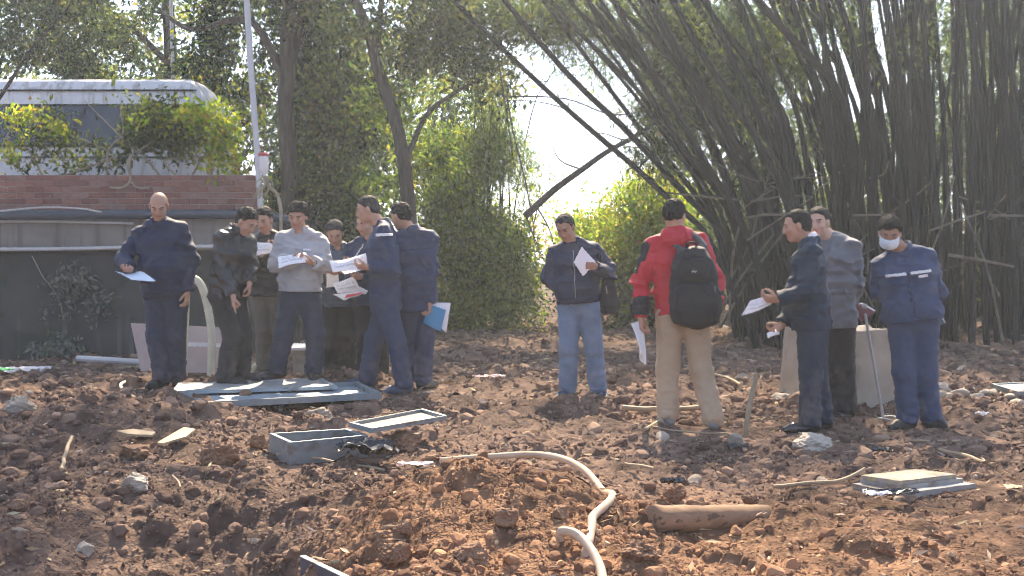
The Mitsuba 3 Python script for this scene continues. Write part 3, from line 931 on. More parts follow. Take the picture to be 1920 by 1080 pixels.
    # --- jacket
    CH, WA = N - sp * 0.19 + Fw * 0.012, N - sp * min(0.40, tl * 0.78) + Fw * 0.01
    hemz = Q((pelvis[0], hem, 0))
    hem_pt = N + sp * np.dot(hemz - N, sp)
    HB = hem_pt - sp * 0.12
    dep = depth

    def jacket_fn(p):
        d = rc(p, N - sp * 0.03, CH, 0.060, 0.105 * dep)
        for g in (1, -1):
            d = smin(d, rc(p, N + L * g * 0.050 - sp * 0.06, CH + L * g * 0.088 * w, 0.058, 0.106 * dep), 0.05)
            d = smin(d, rc(p, CH + L * g * 0.088 * w, WA + L * g * 0.072 * w + Fw * belly * 0.4, 0.106 * dep, 0.104 * slack * dep + belly * 0.25), 0.05)
            d = smin(d, rc(p, WA + L * g * 0.072 * w + Fw * belly * 0.4, HB + L * g * 0.076 * w, 0.104 * slack * dep + belly * 0.25, 0.112 * slack * dep), 0.05)
            d = smin(d, rc(p, HB + L * g * 0.076 * w, hem_pt + L * g * 0.078 * w - sp * 0.05, 0.112 * slack * dep, 0.108 * slack * dep), 0.02)
        d = smin(d, rc(p, WA, hem_pt - sp * 0.04, 0.115, 0.122), 0.05)
        if belly:
            d = smin(d, ell2(p, WA + Fw * (0.03 + belly * 0.5) - sp * 0.03, np.array([L, Fw, sp]), (0.14, 0.11, 0.15)), 0.08)
        if sag:                                    # blouse-like waist above the belt seam
            d = smin(d, rc(p, hem_pt + L * 0.085 * w + sp * 0.06, hem_pt - L * 0.085 * w + sp * 0.06, 0.128 * slack, 0.128 * slack), 0.04)
        for s, g in (('l', 1), ('r', -1)):
            d = smin(d, rc(p, N + sp * 0.005 + L * g * 0.045, sh[s], 0.046, 0.060), 0.05)
            d = smin(d, rc(p, sh[s], el[s], 0.067, 0.060), 0.024)
            arm = rc(p, el[s], wr[s], 0.060, 0.050)
            fore = unit(wr[s] - el[s])
            arm = np.maximum(arm, (p - wr[s]) @ fore - 0.005)
            d = smin(d, arm, 0.014)
        near = np.abs(d) < 0.06
        if near.any():
            q = p[near]
            elb = np.minimum(np.linalg.norm(q - el['l'], axis=1), np.linalg.norm(q - el['r'], axis=1))
            k = 1.0 + 0.9 * np.clip(1 - elb / 0.16, 0, 1)
            dd = d[near] - crease * (folds(q, 0.013, 6.5, seed) + folds(q, 0.009, 13, seed + 5)) * k
            d[near] = dd
        return np.maximum(d, (hem_pt - p) @ sp)
    pts = np.array([N, CH, WA, HB, sh['l'], sh['r'], el['l'], el['r'], wr['l'], wr['r'], hem_pt + L * .2, hem_pt - L * .2, hem_pt + Fw * .2, hem_pt - Fw * .2])
    blo, bhi = pts.min(0) - 0.17, pts.max(0) + 0.17
    out['jacket_fn'], out['jbox'], out['hem'] = jacket_fn, (blo, bhi), hem_pt
    jm = surf(jacket_fn, blo, bhi, 0.012)
    out['jacket'] = put(torso[1], jm, torso[0], pk, smooth=True)
    # --- trousers
    cut = {s: ft[s][2] + 0.045 for s in 'lr'}
    waist = hem_pt + sp * 0.06

    def pants_fn(p):
        d = rc(p, hp['l'] + sp * 0.02, hp['r'] + sp * 0.02, 0.104 * w, 0.104 * w)
        d = smin(d, rc(p, hp['l'] * 0.5 + hp['r'] * 0.5, waist, 0.105, 0.095), 0.04)
        for s in 'lr':
            leg = smin(rc(p, hp[s], kn[s], 0.106 * w, 0.084), rc(p, kn[s], an[s], 0.083, 0.079), 0.03)
            leg = np.maximum(leg, cut[s] - p[:, 2])
            d = smin(d, leg, 0.025)
        near = np.abs(d) < 0.06
        if near.any():
            q = p[near]
            low = np.clip((0.5 - (q[:, 2] - min(cut.values()))) / 0.5, 0.0, 1)
            d[near] = d[near] - folds(q, 0.008, 6, seed + 2, 1.6) - folds(q, 0.010, 11, seed + 3, 2.4) * (0.5 + low)
        return np.maximum(d, (p - waist) @ sp)
    pts = np.array([hp['l'], hp['r'], kn['l'], kn['r'], an['l'], an['r'], waist])
    out['pants_fn'] = pants_fn
    put(trousers[1], surf(pants_fn, pts.min(0) - 0.16, pts.max(0) + 0.16, 0.0125), trousers[0], pk, smooth=True)
    # --- shoes
    for s in 'lr':
        ff = Frame(fy[s])
        h0, b0, t0 = ft[s] - ff.f * 0.065 + [0, 0, 0.03], ft[s] + ff.f * 0.10 + [0, 0, 0.028], ft[s] + ff.f * 0.175 + [0, 0, 0.018]

        def shoe_fn(p):
            d = smin(rc(p, h0, b0, 0.040, 0.046), rc(p, b0, t0, 0.044, 0.026), 0.02)
            d = smin(d, rc(p, h0 + [0, 0, 0.02], an[s], 0.040, 0.046), 0.03)
            return np.maximum(d, ft[s][2] - p[:, 2])
        put('shoe', surf(shoe_fn, np.minimum(h0, t0) - 0.08, np.maximum(h0, t0) + [0.08, 0.08, 0.13], 0.010), shoes, pk, smooth=True)
    return out


def patch(pn, name, bsdf, o, A, half, out_=0.007, h=0.005, fn=None, label=None, inn=0.004):
    """a strip, pocket or zip sewn on the jacket: the part of a shell over the garment that lies in a turned box"""
    fn = fn or pn['jacket_fn']
    A = np.asarray(A)
    half = np.asarray(half, float)

    def f(p):
        q = np.abs((p - o) @ A.T) - half
        d = fn(p)
        return np.maximum(np.maximum(d - out_, -d - inn), q.max(1))
    e = np.abs(A.T) @ half + 0.012
    m = surf(f, o - e, o + e, h, B=4)
    return put(name, m, bsdf, pn['key'], smooth=True, label=label)


def collar(pn, bsdf, r=0.072, hgt=0.035, up=0.036, tilt=0.25, name='collar', open_=0.0, thick=0.007):
    N, sp, Fw, L = pn['N'], pn['up'], pn['F'], pn['L']
    ax = unit(sp * 0.8 + unit(pn['HC'] - N) * 0.5)
    c0 = N + ax * up

    def f(p):
        q = p - c0
        h = q @ ax
        rad = np.linalg.norm(q - h[:, None] * ax, axis=1)
        rr = r - 0.25 * h
        d = np.abs(rad - rr) - thick
        d = np.maximum(d, np.abs(h) - hgt)
        if open_:
            lat, fw = q @ L, q @ Fw
            d = np.maximum(d, open_ - np.hypot(lat * 1.0, np.minimum(fw - r, 0)))
        return d
    put(name, surf(f, c0 - 0.13, c0 + 0.13, 0.0055), bsdf, pn['key'], smooth=True)


PEOPLE = {}
D_A = at(315, 724)[1]
PEOPLE['bald'] = person('bald man in a dark navy zip jacket standing at the end of the metal trays', D_A,
    (298, 386, -.06), (298, 420, 0), (312, 550, .0),
    {'r': dict(el=(231, 488, -.06), wr=(243, 502, -.27), hd=(0.1, -.9, -.25), palm=(0.1, -.2, 1), curl=.75),
     'l': dict(el=(358, 488, .04), wr=(352, 545, -.06), curl=.4)},
    {'r': ((293, 630, -.03), (300, -.05), -20), 'l': ((330, 630, .0), (333, .05), 15)}, 3, (10, 33, 0), 556,
    ('navy_cloth', 'jacket'), ('dark_trousers', 'trousers'), 'shoe_dull', 'tan', ('hair_grey', 'bald'), w=1.05, belly=.05, slack=1.12, seed=1)
D_B = at(432, 726)[1]
PEOPLE['leather'] = person('man in a black leather jacket bending forward and pointing at the tray', D_B,
    (462, 416, -.02), (441, 436, .0), (427, 556, .02),
    {'r': dict(el=(420, 510, -.16), wr=(436, 552, -.26), hd=(.12, -.15, -1), palm=(.9, .3, 0), curl=.5, point=True),
     'l': dict(el=(470, 500, .12), wr=(468, 528, .0), hd=(.0, -.2, -1), palm=(-.8, -.2, 0), curl=.5)},
    {'r': ((437, 628, -.06), (428, -.08), 75), 'l': ((454, 628, .1), (458, .16), 60)}, 62, (66, 38, 0), 562,
    ('black_leather', 'jacket'), ('black_cloth', 'trousers'), 'shoe_dull', 'tan', ('hair_black', 'short'), w=1.0, slack=1.05, seed=2, lift=.03)
D_C = D_B + 1.15
PEOPLE['sweater'] = person('man in a black sweater and olive trousers behind the leather jacket', D_C,
    (495, 412, -.05), (503, 442, .02), (505, 556, .02),
    {'r': dict(el=(478, 500, -.05), wr=(488, 478, -.28), hd=(.3, -.5, .3), palm=(.9, -.2, .4), curl=.6),
     'l': dict(el=(535, 500, -.02), wr=(520, 470, -.26), hd=(-.5, -.5, .2), palm=(-.4, .1, .8), curl=.6)},
    {'r': ((497, 620, -.02), (494, 0), -10), 'l': ((522, 620, .0), (524, .06), 15)}, -5, (-12, 24, 0), 556,
    ('black_cloth', 'sweater'), ('olive_cloth', 'trousers'), 'shoe_dull', 'tan', ('hair_black', 'short'), seed=3)
D_D = at(545, 718)[1] + .05
PEOPLE['grey'] = person('man in a light grey work jacket reading papers with his legs apart', D_D,
    (558, 405, -.05), (564, 437, .0), (562, 560, .02),
    {'r': dict(el=(518, 497, -.06), wr=(546, 490, -.26), hd=(.75, -.35, .1), palm=(-.1, .4, .9), curl=.55, sf=-.02),
     'l': dict(el=(612, 497, -.04), wr=(590, 493, -.24), hd=(-.8, -.35, .1), palm=(.1, .3, .9), curl=.5, sf=-.02)},
    {'r': ((532, 626, -.02), (514, -.02), -48), 'l': ((592, 626, .0), (588, .02), 8)}, -4, (-6, 22, -4), 546,
    ('grey_cloth', 'work_jacket'), ('dark_trousers', 'trousers'), 'shoe_black', 'tan', ('hair_black', 'full'), w=1.0, slack=1.1, seed=4, lift=.03)
D_E = D_D + .9
PEOPLE['short'] = person('short man in a blue-grey jacket peering down behind the raised papers', D_E,
    (628, 437, -.08), (634, 466, .0), (636, 575, .05),
    {'r': dict(el=(608, 520, -.06), wr=(620, 512, -.28), hd=(.3, -.7, .0), palm=(.2, .2, .9), curl=.6),
     'l': dict(el=(668, 520, -.02), wr=(655, 510, -.25), hd=(-.4, -.7, .0), palm=(-.2, .2, .9), curl=.6)},
    {'r': ((622, 628, -.02), (621, 0), -10), 'l': ((650, 628, .0), (652, .06), 10)}, 4, (6, 34, 0), 575,
    ('blue_grey_cloth', 'jacket'), ('black_cloth', 'trousers'), 'shoe_dull', 'tan', ('hair_grey', 'short'), seed=5)
D_F = D_D + .75
PEOPLE['hidden'] = person('man in a striped navy coverall half hidden behind the reader in navy', D_F,
    (684, 418, -.04), (694, 450, .0), (696, 562, .02),
    {'r': dict(el=(664, 515, -.08), wr=(668, 520, -.3), hd=(.2, -.8, .0), palm=(.2, .2, .9), curl=.6),
     'l': dict(el=(735, 515, -.02), wr=(715, 520, -.24), hd=(-.4, -.8, .0), palm=(-.2, .2, .9), curl=.6)},
    {'r': ((684, 630, -.02), (682, 0), -10), 'l': ((712, 630, .0), (714, .06), 10)}, -15, (-26, 22, 0), 572,
    ('coverall_navy', 'coverall_top'), ('black_cloth', 'trousers'), 'shoe_dull', 'tan', ('hair_black', 'short'), seed=6)
D_G = at(700, 730)[1]
PEOPLE['reader'] = person('man in a navy coverall seen from his shoulder holding up white papers', D_G,
    (689, 393, -.02), (718, 424, .02), (724, 556, .02),
    {'l': dict(el=(738, 508, -.20), wr=(694, 502, -.24), hd=(-1, .0, .12), palm=(.1, .5, .8), curl=.5, sf=-.05),
     'r': dict(el=(702, 508, .22), wr=(672, 498, .04), hd=(-1, -.2, .1), palm=(.1, -.3, .9), curl=.5)},
    {'l': ((744, 640, -.10), (752, -.1), -60), 'r': ((702, 634, .10), (683, .12), -75)}, -100, (-84, 16, 0), 585,
    ('coverall_navy', 'coverall_top'), ('coverall_navy', 'coverall_legs'), 'shoe_blue', 'tan', ('hair_grey', 'crop'), w=1.0, slack=1.08, seed=7)
D_H = at(790, 731)[1] + .1
PEOPLE['folder'] = person('man in a navy coverall with his back turned and a blue folder in his hand', D_H,
    (752, 406, -.02), (772, 436, .0), (783, 562, .0),
    {'r': dict(el=(806, 512, -.02), wr=(806, 566, -.08), hd=(-.15, -.15, -1), palm=(-.9, -.3, 0), curl=.8),
     'l': dict(el=(742, 515, .10), wr=(736, 560, -.02), curl=.4)},
    {'r': ((797, 636, -.0), (797, .0), 150), 'l': ((770, 636, .06), (762, .10), -165)}, -158, (-128, 18, 0), 585,
    ('coverall_navy', 'coverall_top'), ('coverall_navy', 'coverall_legs'), 'shoe_black', 'tan', ('hair_black', 'short'), w=1.0, slack=1.05, seed=8)
D_I = at(1090, 747)[1]
PEOPLE['jeans'] = person('man in a navy jacket and blue jeans holding a folded paper to his chest', D_I,
    (1060, 427, -.06), (1076, 458, .0), (1086, 578, .0),
    {'r': dict(el=(1030, 520, .06), wr=(1054, 546, -.03), hd=(.6, .2, -.6), palm=(.5, .6, 0), curl=.8),
     'l': dict(el=(1144, 512, -.02), wr=(1118, 500, -.24), hd=(-.8, -.15, .05), palm=(-.1, .9, .1), curl=.75)},
    {'r': ((1066, 652, -.03), (1062, -.02), -30), 'l': ((1113, 652, .0), (1124, .02), 18)}, -10, (-24, 32, 4), 568,
    ('navy_cloth', 'jacket'), ('denim', 'jeans'), 'shoe_blue', 'dark', ('hair_grey', 'receding'), w=1.02, belly=.02, slack=1.05, seed=9)
D_J = at(1290, 797)[1]
PEOPLE['red'] = person('man in a red and black jacket and khaki trousers seen from behind', D_J,
    (1264, 405, .0), (1268, 440, .0), (1280, 592, .0),
    {'l': dict(el=(1200, 528, .02), wr=(1202, 592, -.06), hd=(.05, -.1, -1), palm=(.8, -.2, 0), curl=.6),
     'r': dict(el=(1340, 528, .04), wr=(1344, 570, -.12), hd=(.0, -.3, -1), palm=(-.8, 0, 0), curl=.5)},
    {'l': ((1252, 690, -.02), (1250, -.02), -170), 'r': ((1314, 690, -.05), (1338, -.14), 165)}, 174, (160, 18, 0), 588,
    ('red_cloth', 'jacket'), ('khaki_cloth', 'trousers'), 'shoe_grey', 'tan', ('hair_black', 'short'), w=1.05, slack=1.08, seed=10)
D_K = at(1510, 806)[1]
PEOPLE['suit'] = person('balding man in a dark suit seen from the side holding a sheet', D_K,
    (1494, 424, -.02), (1518, 455, .0), (1523, 596, .0),
    {'l': dict(el=(1512, 545, -.24), wr=(1462, 560, -.26), hd=(-1, .0, .05), palm=(.2, .6, .6), curl=.6, sf=-.03),
     'r': dict(el=(1500, 545, .20), wr=(1470, 604, .06), hd=(-.8, -.1, -.6), palm=(.2, -.3, .9), curl=.6)},
    {'l': ((1520, 700, -.1), (1512, -.12), -80), 'r': ((1530, 700, .1), (1536, .10), -75)}, -110, (-97, 12, 0), 618,
    ('suit_cloth', 'suit_jacket'), ('suit_cloth', 'trousers'), 'shoe_black', 'tan', ('hair_black', 'receding'), w=1.08, belly=.05, slack=1.18, seed=11)
D_L = D_K + .75
PEOPLE['blazer'] = person('man in a grey blazer and black trousers standing close behind the dark suit', D_L,
    (1535, 417, -.03), (1558, 446, .0), (1562, 588, .0),
    {'l': dict(el=(1604, 528, -.05), wr=(1594, 574, .04), hd=(.1, .25, -.8), palm=(-.4, -.3, .8), curl=.6, sf=-.03),
     'r': dict(el=(1532, 530, .08), wr=(1550, 580, .14), curl=.5)},
    {'r': ((1548, 690, -.03), (1552, .0), -62), 'l': ((1582, 690, -.06), (1584, -.08), -50)}, -42, (-34, 8, 0), 614,
    ('blazer_grey', 'blazer'), ('black_cloth', 'trousers'), 'shoe_black', 'fair', ('hair_black', 'short'), w=1.0, slack=1.12, seed=12)
D_M = at(1722, 802)[1]
PEOPLE['mask'] = person('man in a blue coverall and a face mask with his hands behind his back', D_M,
    (1668, 438, -.07), (1694, 472, .0), (1712, 605, .0),
    {'l': dict(el=(1757, 545, .12), wr=(1738, 588, .22), hd=(-.4, .2, -.6), palm=(-.3, .8, 0), curl=.6, sf=-.04),
     'r': dict(el=(1650, 545, .14), wr=(1690, 588, .24), hd=(.5, .2, -.5), palm=(.3, .8, 0), curl=.6, sf=-.04)},
    {'r': ((1696, 700, -.03), (1698, -.03), -55), 'l': ((1736, 700, .0), (1750, .0), 22)}, -12, (-18, 26, -3), 602,
    ('coverall_blue', 'coverall_top'), ('coverall_blue', 'coverall_legs'), 'shoe_dull', 'dark', ('hair_black', 'full'), w=1.0, slack=1.12, sag=1, seed=13)
# --- what sets each person's clothes apart
for k, c in (('bald', 'navy_cloth'), ('leather', 'black_leather'), ('short', 'blue_grey_cloth'), ('hidden', 'coverall_navy'), ('reader', 'coverall_navy'), ('folder', 'coverall_navy'),
             ('jeans', 'navy_cloth'), ('mask', 'coverall_blue'), ('grey', 'grey_cloth')):
    collar(PEOPLE[k], c, r=0.074 if k != 'jeans' else 0.068, hgt=0.030, open_=0.035)
collar(PEOPLE['sweater'], 'black_cloth', r=0.066, hgt=0.016, up=0.005)
collar(PEOPLE['suit'], 'white_cloth', r=0.064, hgt=0.028, up=0.044, name='shirt_collar')
collar(PEOPLE['suit'], 'suit_cloth', r=0.082, hgt=0.024, up=0.018, name='jacket_collar', open_=0.05)
collar(PEOPLE['blazer'], 'white_cloth', r=0.060, hgt=0.022, up=0.018, name='shirt_collar', open_=0.03)
collar(PEOPLE['blazer'], 'blazer_grey', r=0.078, hgt=0.026, up=0.002, name='jacket_collar', open_=0.05)


def on_chest(pn, l, down, f=0.11):
    return pn['N'] + pn['L'] * l - pn['up'] * down + pn['F'] * f


def trunk_axes(pn):
    return np.array([pn['L'], pn['F'], pn['up']])


def zipper(k, top=0.06, bottom=0.48, bsdf='zip_metal', wd=0.005):
    pn = PEOPLE[k]
    patch(pn, 'zipper', bsdf, on_chest(pn, 0, (top + bottom) / 2, 0.13), trunk_axes(pn), (wd, 0.12, (bottom - top) / 2), out_=0.006)


zipper('jeans', 0.05, 0.52)
zipper('bald', 0.03, 0.14, 'navy_cloth', 0.004)
cloth('grey_shade_seam', (0.17, 0.175, 0.185))  # darker grey for painted shade lines along flaps and placket
zipper('grey', 0.08, 0.46, 'grey_cloth', 0.014)
zipper('grey', 0.08, 0.46, 'grey_shade_seam', 0.0035)
zipper('mask', 0.16, 0.5, 'coverall_navy', 0.012)
for k, rows in (('mask', [0.165]), ('hidden', [0.19]), ('folder', [0.20])):
    pn = PEOPLE[k]
    for g in ((1, -1) if k != 'folder' else (-1,)):
        patch(pn, 'reflective_strip', 'reflective_strip', on_chest(pn, 0.092 * g, rows[0]), trunk_axes(pn), (0.078, 0.13, 0.011), out_=0.008)
pn = PEOPLE['hidden']
for g in (1, -1):
    patch(pn, 'white_piping', 'reflective_strip', on_chest(pn, 0.075 * g, 0.11), trunk_axes(pn) @ rot(pn['F'], 28 * g).T, (0.006, 0.13, 0.085), out_=0.008)
pn = PEOPLE['reader']                                   # the strip over the shoulder that faces the camera
patch(pn, 'reflective_strip', 'reflective_strip', pn['sh']['l'] - pn['up'] * 0.012 - pn['F'] * 0.02 + pn['L'] * .03, trunk_axes(pn), (0.09, 0.075, 0.013), out_=0.008, label='white reflective strip across the shoulder')
pn = PEOPLE['mask']
patch(pn, 'name_badge', 'white_cloth', on_chest(pn, 0.105, 0.20), trunk_axes(pn), (0.035, 0.13, 0.012), out_=0.010)
pn = PEOPLE['grey']
for g in (1, -1):
    patch(pn, 'pocket_flap', 'grey_cloth', on_chest(pn, 0.092 * g, 0.19), trunk_axes(pn), (0.058, 0.13, 0.022), out_=0.014)
    patch(pn, 'pocket_seam', 'grey_shade_seam', on_chest(pn, 0.092 * g, 0.215), trunk_axes(pn), (0.060, 0.13, 0.005), out_=0.009, h=0.004)  # dark strip painting the shade under the pocket flap
    patch(pn, 'chest_pocket', 'grey_cloth', on_chest(pn, 0.092 * g, 0.25), trunk_axes(pn), (0.053, 0.13, 0.055), out_=0.006)
patch(pn, 'name_badge', 'white_cloth', on_chest(pn, 0.095, 0.148), trunk_axes(pn), (0.036, 0.13, 0.009), out_=0.010)
pn = PEOPLE['blazer']
patch(pn, 'pocket_flap', 'blazer_grey', on_chest(pn, 0.10, 0.44), trunk_axes(pn), (0.075, 0.16, 0.020), out_=0.012)
pn = PEOPLE['suit']
patch(pn, 'pocket_flap', 'suit_cloth', pn['PV'] + pn['L'] * 0.12 + pn['F'] * 0.05 + pn['up'] * 0.05, trunk_axes(pn), (0.11, 0.07, 0.022), out_=0.011)
patch(pn, 'lapel', 'suit_cloth', on_chest(pn, 0.07, 0.16), trunk_axes(pn) @ rot(pn['F'], -18).T, (0.035, 0.13, 0.11), out_=0.010)
# the red jacket: black shoulders, sides and cuffs, hood
pn = PEOPLE['red']
ax = trunk_axes(pn)
for g, s in ((1, 'l'), (-1, 'r')):
    f_ = unit(pn['wr'][s] - pn['el'][s])
    la = unit(np.cross(f_, [0, 1.0, 0]))
    patch(pn, 'cuff', 'black_cloth', pn['wr'][s] - f_ * 0.065, np.array([la, np.cross(f_, la), f_]), (0.08, 0.08, 0.075 if s == 'l' else 0.022), out_=0.006, h=0.007)
    patch(pn, 'side_panel', 'black_cloth', pn['N'] + pn['L'] * 0.150 * g - pn['up'] * 0.33, ax, (0.042, 0.06, 0.13), out_=0.005, h=0.007)
    if s == 'r':
        continue
    u_ = unit(pn['el'][s] - pn['sh'][s])
    lo_ = unit(pn['L'] * g - u_ * np.dot(pn['L'] * g, u_))
    patch(pn, 'shoulder_panel', 'black_cloth', pn['sh'][s] + u_ * 0.12 + lo_ * 0.055, np.array([lo_, np.cross(u_, lo_), u_]), (0.035, 0.07, 0.13), out_=0.005, h=0.007)


def hood_fn(p):
    c = pn['N'] - pn['F'] * 0.035 + np.array([0, 0, 0.005])
    d = ell2(p, c, ax, (0.125, 0.085, 0.062))
    d = smin(d, ell2(p, c - pn['F'] * 0.045 - np.array([0, 0, 0.045]), ax, (0.105, 0.045, 0.070)), 0.03)
    d = d - folds(p, 0.014, 9, 4)
    return np.maximum(d, -ell2(p, pn['HC'] + pn['F'] * 0.02 - [0, 0, .02], ax, (0.082, 0.10, 0.12)))


put('hood', surf(hood_fn, pn['N'] - 0.22, pn['N'] + 0.22, 0.008), 'red_cloth', pn['key'], smooth=True)
# waistbands, seams and pockets
for k, c in (('jeans', 'navy_cloth'), ('bald', 'navy_cloth'), ('leather', 'black_leather'), ('grey', 'grey_cloth'), ('short', 'blue_grey_cloth'), ('sweater', 'black_cloth')):
    q_ = PEOPLE[k]
    blo, bhi = q_['jbox']
    hz_ = q_['PV'] + q_['up'] * (np.dot(q_['hem'] - q_['PV'], q_['up']) + .03)
    patch(q_, 'waistband', c, hz_, trunk_axes(q_), (0.175, 0.21, 0.026), out_=0.007, h=0.008)
q_ = PEOPLE['red']
for g in (1, -1):
    patch(q_, 'back_pocket', 'khaki_cloth', q_['PV'] + q_['L'] * .085 * g - q_['F'] * .13 - q_['up'] * .09, trunk_axes(q_), (0.055, 0.09, 0.06), out_=0.007, h=0.006, fn=q_['pants_fn'])
for k in ('mask', 'hidden'):
    q_ = PEOPLE[k]
    for g in (1, -1):
        patch(q_, 'pocket_flap', 'coverall_blue' if k == 'mask' else 'coverall_navy', on_chest(q_, 0.092 * g, 0.225), trunk_axes(q_), (0.056, 0.13, 0.018), out_=0.013)
q_ = PEOPLE['mask']
patch(q_, 'belt_seam', 'coverall_navy', q_['hem'] + q_['up'] * .012, trunk_axes(q_), (0.175, 0.21, 0.007), out_=0.006, h=0.006)
for k in ('folder', 'reader'):
    q_ = PEOPLE[k]
    patch(q_, 'back_seam', 'navy_cloth', q_['N'] - q_['up'] * .16 - q_['F'] * .11, trunk_axes(q_), (0.15, 0.10, 0.004), out_=0.005, h=0.005)
    patch(q_, 'belt_seam', 'navy_cloth', q_['hem'] + q_['up'] * .012, trunk_axes(q_), (0.175, 0.21, 0.007), out_=0.006, h=0.006)
q_ = PEOPLE['suit']
patch(q_, 'back_vent', 'black_cloth', q_['hem'] + q_['up'] * .09 - q_['F'] * .12, trunk_axes(q_), (0.004, 0.09, 0.09), out_=0.005, h=0.005)
# the face mask
pn = PEOPLE['mask']
H_ = pn['HF'].A


def mask_fn(p):
    hx = lambda l, f, u: pn['HF'].at(pn['HC'], l, f, u)
    m = ell2(p, hx(0, 0.032, -0.040), H_, (0.068, 0.078, 0.080))
    m = smin(m, rc(p, hx(0, 0.09, -0.01), hx(0, 0.10, -0.045), 0.010, 0.016), 0.03) - 0.003
    q = (p - pn['HC']) @ H_.T
    d = np.maximum(np.abs(m) - 0.005, np.abs(q[:, 2] + 0.050) - 0.046)
    d = np.maximum(d, np.abs(q[:, 0]) - 0.072)
    d = d - 0.002 * np.sin(q[:, 2] * 420)
    return np.maximum(d, 0.028 - q[:, 1])


put('face_mask', surf(mask_fn, pn['HC'] - 0.14, pn['HC'] + 0.14, 0.005), 'mask_blue', pn['key'], smooth=True, label='pale blue face mask')
for g in (1, -1):
    hx = lambda l, f, u: pn['HF'].at(pn['HC'], l, f, u)
    put('mask_strap', tube(spline([hx(0.064 * g, 0.055, -0.022), hx(0.078 * g, 0.02, 0.01), hx(0.086 * g, -0.008, 0.028)], 8), 0.0025, 5), 'white_cloth', pn['key'])
for k, s, c in (('grey', 'l', 'button_dark'),):         # wristwatch
    pn = PEOPLE[k]
    f_ = unit(pn['wr'][s] - pn['el'][s])
    o = pn['wr'][s] + f_ * 0.012
    a = unit(np.cross(f_, [0, 0, 1.0]))
    b = np.cross(f_, a)
    ring = np.array([o + (a * math.cos(t) + b * math.sin(t)) * 0.031 for t in np.linspace(0, 2 * np.pi, 17)])
    put('wristwatch', tube(ring, 0.007, 6), c, pn['key'], smooth=True)


# ------------------------------------------------------------------ papers and what the men carry
def paper_color(p, n, uv):
    row = noise(uv.y * 26, 1.5, 0.5) * smoothstep(0.25, 0.4, noise(uv.x * 18, dr.floor(uv.y * 26), 0.3))
    inside = smoothstep(0.08, 0.12, uv.x) * smoothstep(0.92, 0.88, uv.x) * smoothstep(0.08, 0.12, uv.y) * smoothstep(0.92, 0.88, uv.y)
    return mix((0.78, 0.78, 0.80), (0.42, 0.42, 0.45), 0.8 * inside * smoothstep(0.4, 0.6, row))


mat('paper', mikit.proc(paper_color), 0.7, spec=0.2)
mat('paper_plain', (0.78, 0.78, 0.80), 0.7, spec=0.2)
mat('paper_pale_blue', (0.62, 0.70, 0.80), 0.6, spec=0.3)
mat('cover_blue', (0.07, 0.24, 0.40), 0.45, spec=0.4)
mat('cover_maroon', (0.15, 0.040, 0.038), 0.5, spec=0.4)
mat('cover_slate', (0.06, 0.11, 0.15), 0.5, spec=0.4)
mat('print_red', (0.60, 0.08, 0.09), 0.6)


def sheet(name, corners, D0, bsdf, label=None, cat_='paper', group=None, curl=0.015, parent=None, thick=0.0016, n=9, part=None, seed=0):
    """a slightly curled sheet with real thickness through four corners (px, py, dd): top left, top right, bottom right, bottom left"""
    c = [P(x, y, D0 + d) for x, y, d in corners]
    u, w = np.meshgrid(np.linspace(0, 1, n), np.linspace(0, 1, n))
    u, w = u.ravel(), w.ravel()
    q = (np.outer((1 - u) * (1 - w), c[0]) + np.outer(u * (1 - w), c[1]) + np.outer(u * w, c[2]) + np.outer((1 - u) * w, c[3]))
    nn = unit(np.cross(c[1] - c[0], c[3] - c[0]))
    r = np.random.default_rng(seed + int(corners[0][0]))
    bend = curl * (4 * u * (1 - u)) * r.choice([-1, 1]) + curl * 0.9 * (w - 0.5) ** 2 * 3 + curl * 0.5 * np.sin(u * 5 + w * 3 + seed)
    q = q + np.outer(bend, nn)
    i, j = np.meshgrid(np.arange(n - 1), np.arange(n - 1), indexing='ij')
    a = (i * n + j).ravel()
    f = np.vstack([np.stack([a, a + 1, a + n + 1], 1), np.stack([a, a + n + 1, a + n], 1)])
    m = len(q)
    ring = np.concatenate([np.arange(n), np.arange(1, n) * n + n - 1, np.arange(n - 2, -1, -1) + (n - 1) * n, np.arange(n - 2, 0, -1) * n])
    k = np.roll(ring, -1)
    side = np.vstack([np.stack([ring, ring + m, k], 1), np.stack([k, ring + m, k + m], 1)])
    v = np.vstack([q, q + nn * thick])
    F_ = np.vstack([f[:, ::-1], f + m, side])
    uv = np.stack([np.tile(u, 2), 1 - np.tile(w, 2)], 1)
    key = part and uniq(f'{parent}__{part}') or thing(name, label, cat_, group)
    scene[key] = mikit.ply((v, F_), bsdf, smooth=False, uv=uv)
    return key


sheet('paper_sheet', [(216, 507, -.25), (264, 508, -.22), (292, 524, -.50), (247, 523, -.50)], D_A, 'paper_pale_blue', 'pale blue sheet held out flat by the bald man', curl=0.01)
sheet('paper_sheet', [(474, 453, -.40), (513, 457, -.38), (507, 474, -.40), (481, 479, -.42)], D_C, 'paper', 'white sheet held up in front of the black sweater', curl=0.012)
sheet('paper_sheet', [(521, 480, -.36), (568, 476, -.28), (574, 490, -.36), (523, 502, -.44)], D_D, 'paper', 'white sheet read by the man in the light grey jacket', curl=0.014)
sheet('paper_sheet', [(546, 476, -.27), (574, 474, -.27), (575, 486, -.33), (545, 490, -.33)], D_D, 'paper_plain', 'second sheet tucked behind the papers of the light grey jacket', curl=0.02)
sheet('paper_sheet', [(617, 487, -.16), (686, 474, -.10), (689, 496, -.14), (624, 509, -.20)], D_G, 'paper', 'large printed sheet held up by the reader in navy', curl=0.03)
sheet('paper_sheet', [(640, 508, -.14), (684, 497, -.10), (690, 501, -.22), (646, 513, -.26)], D_G, 'paper_plain', 'flat sheet under the large printed sheet of the reader', curl=0.006)
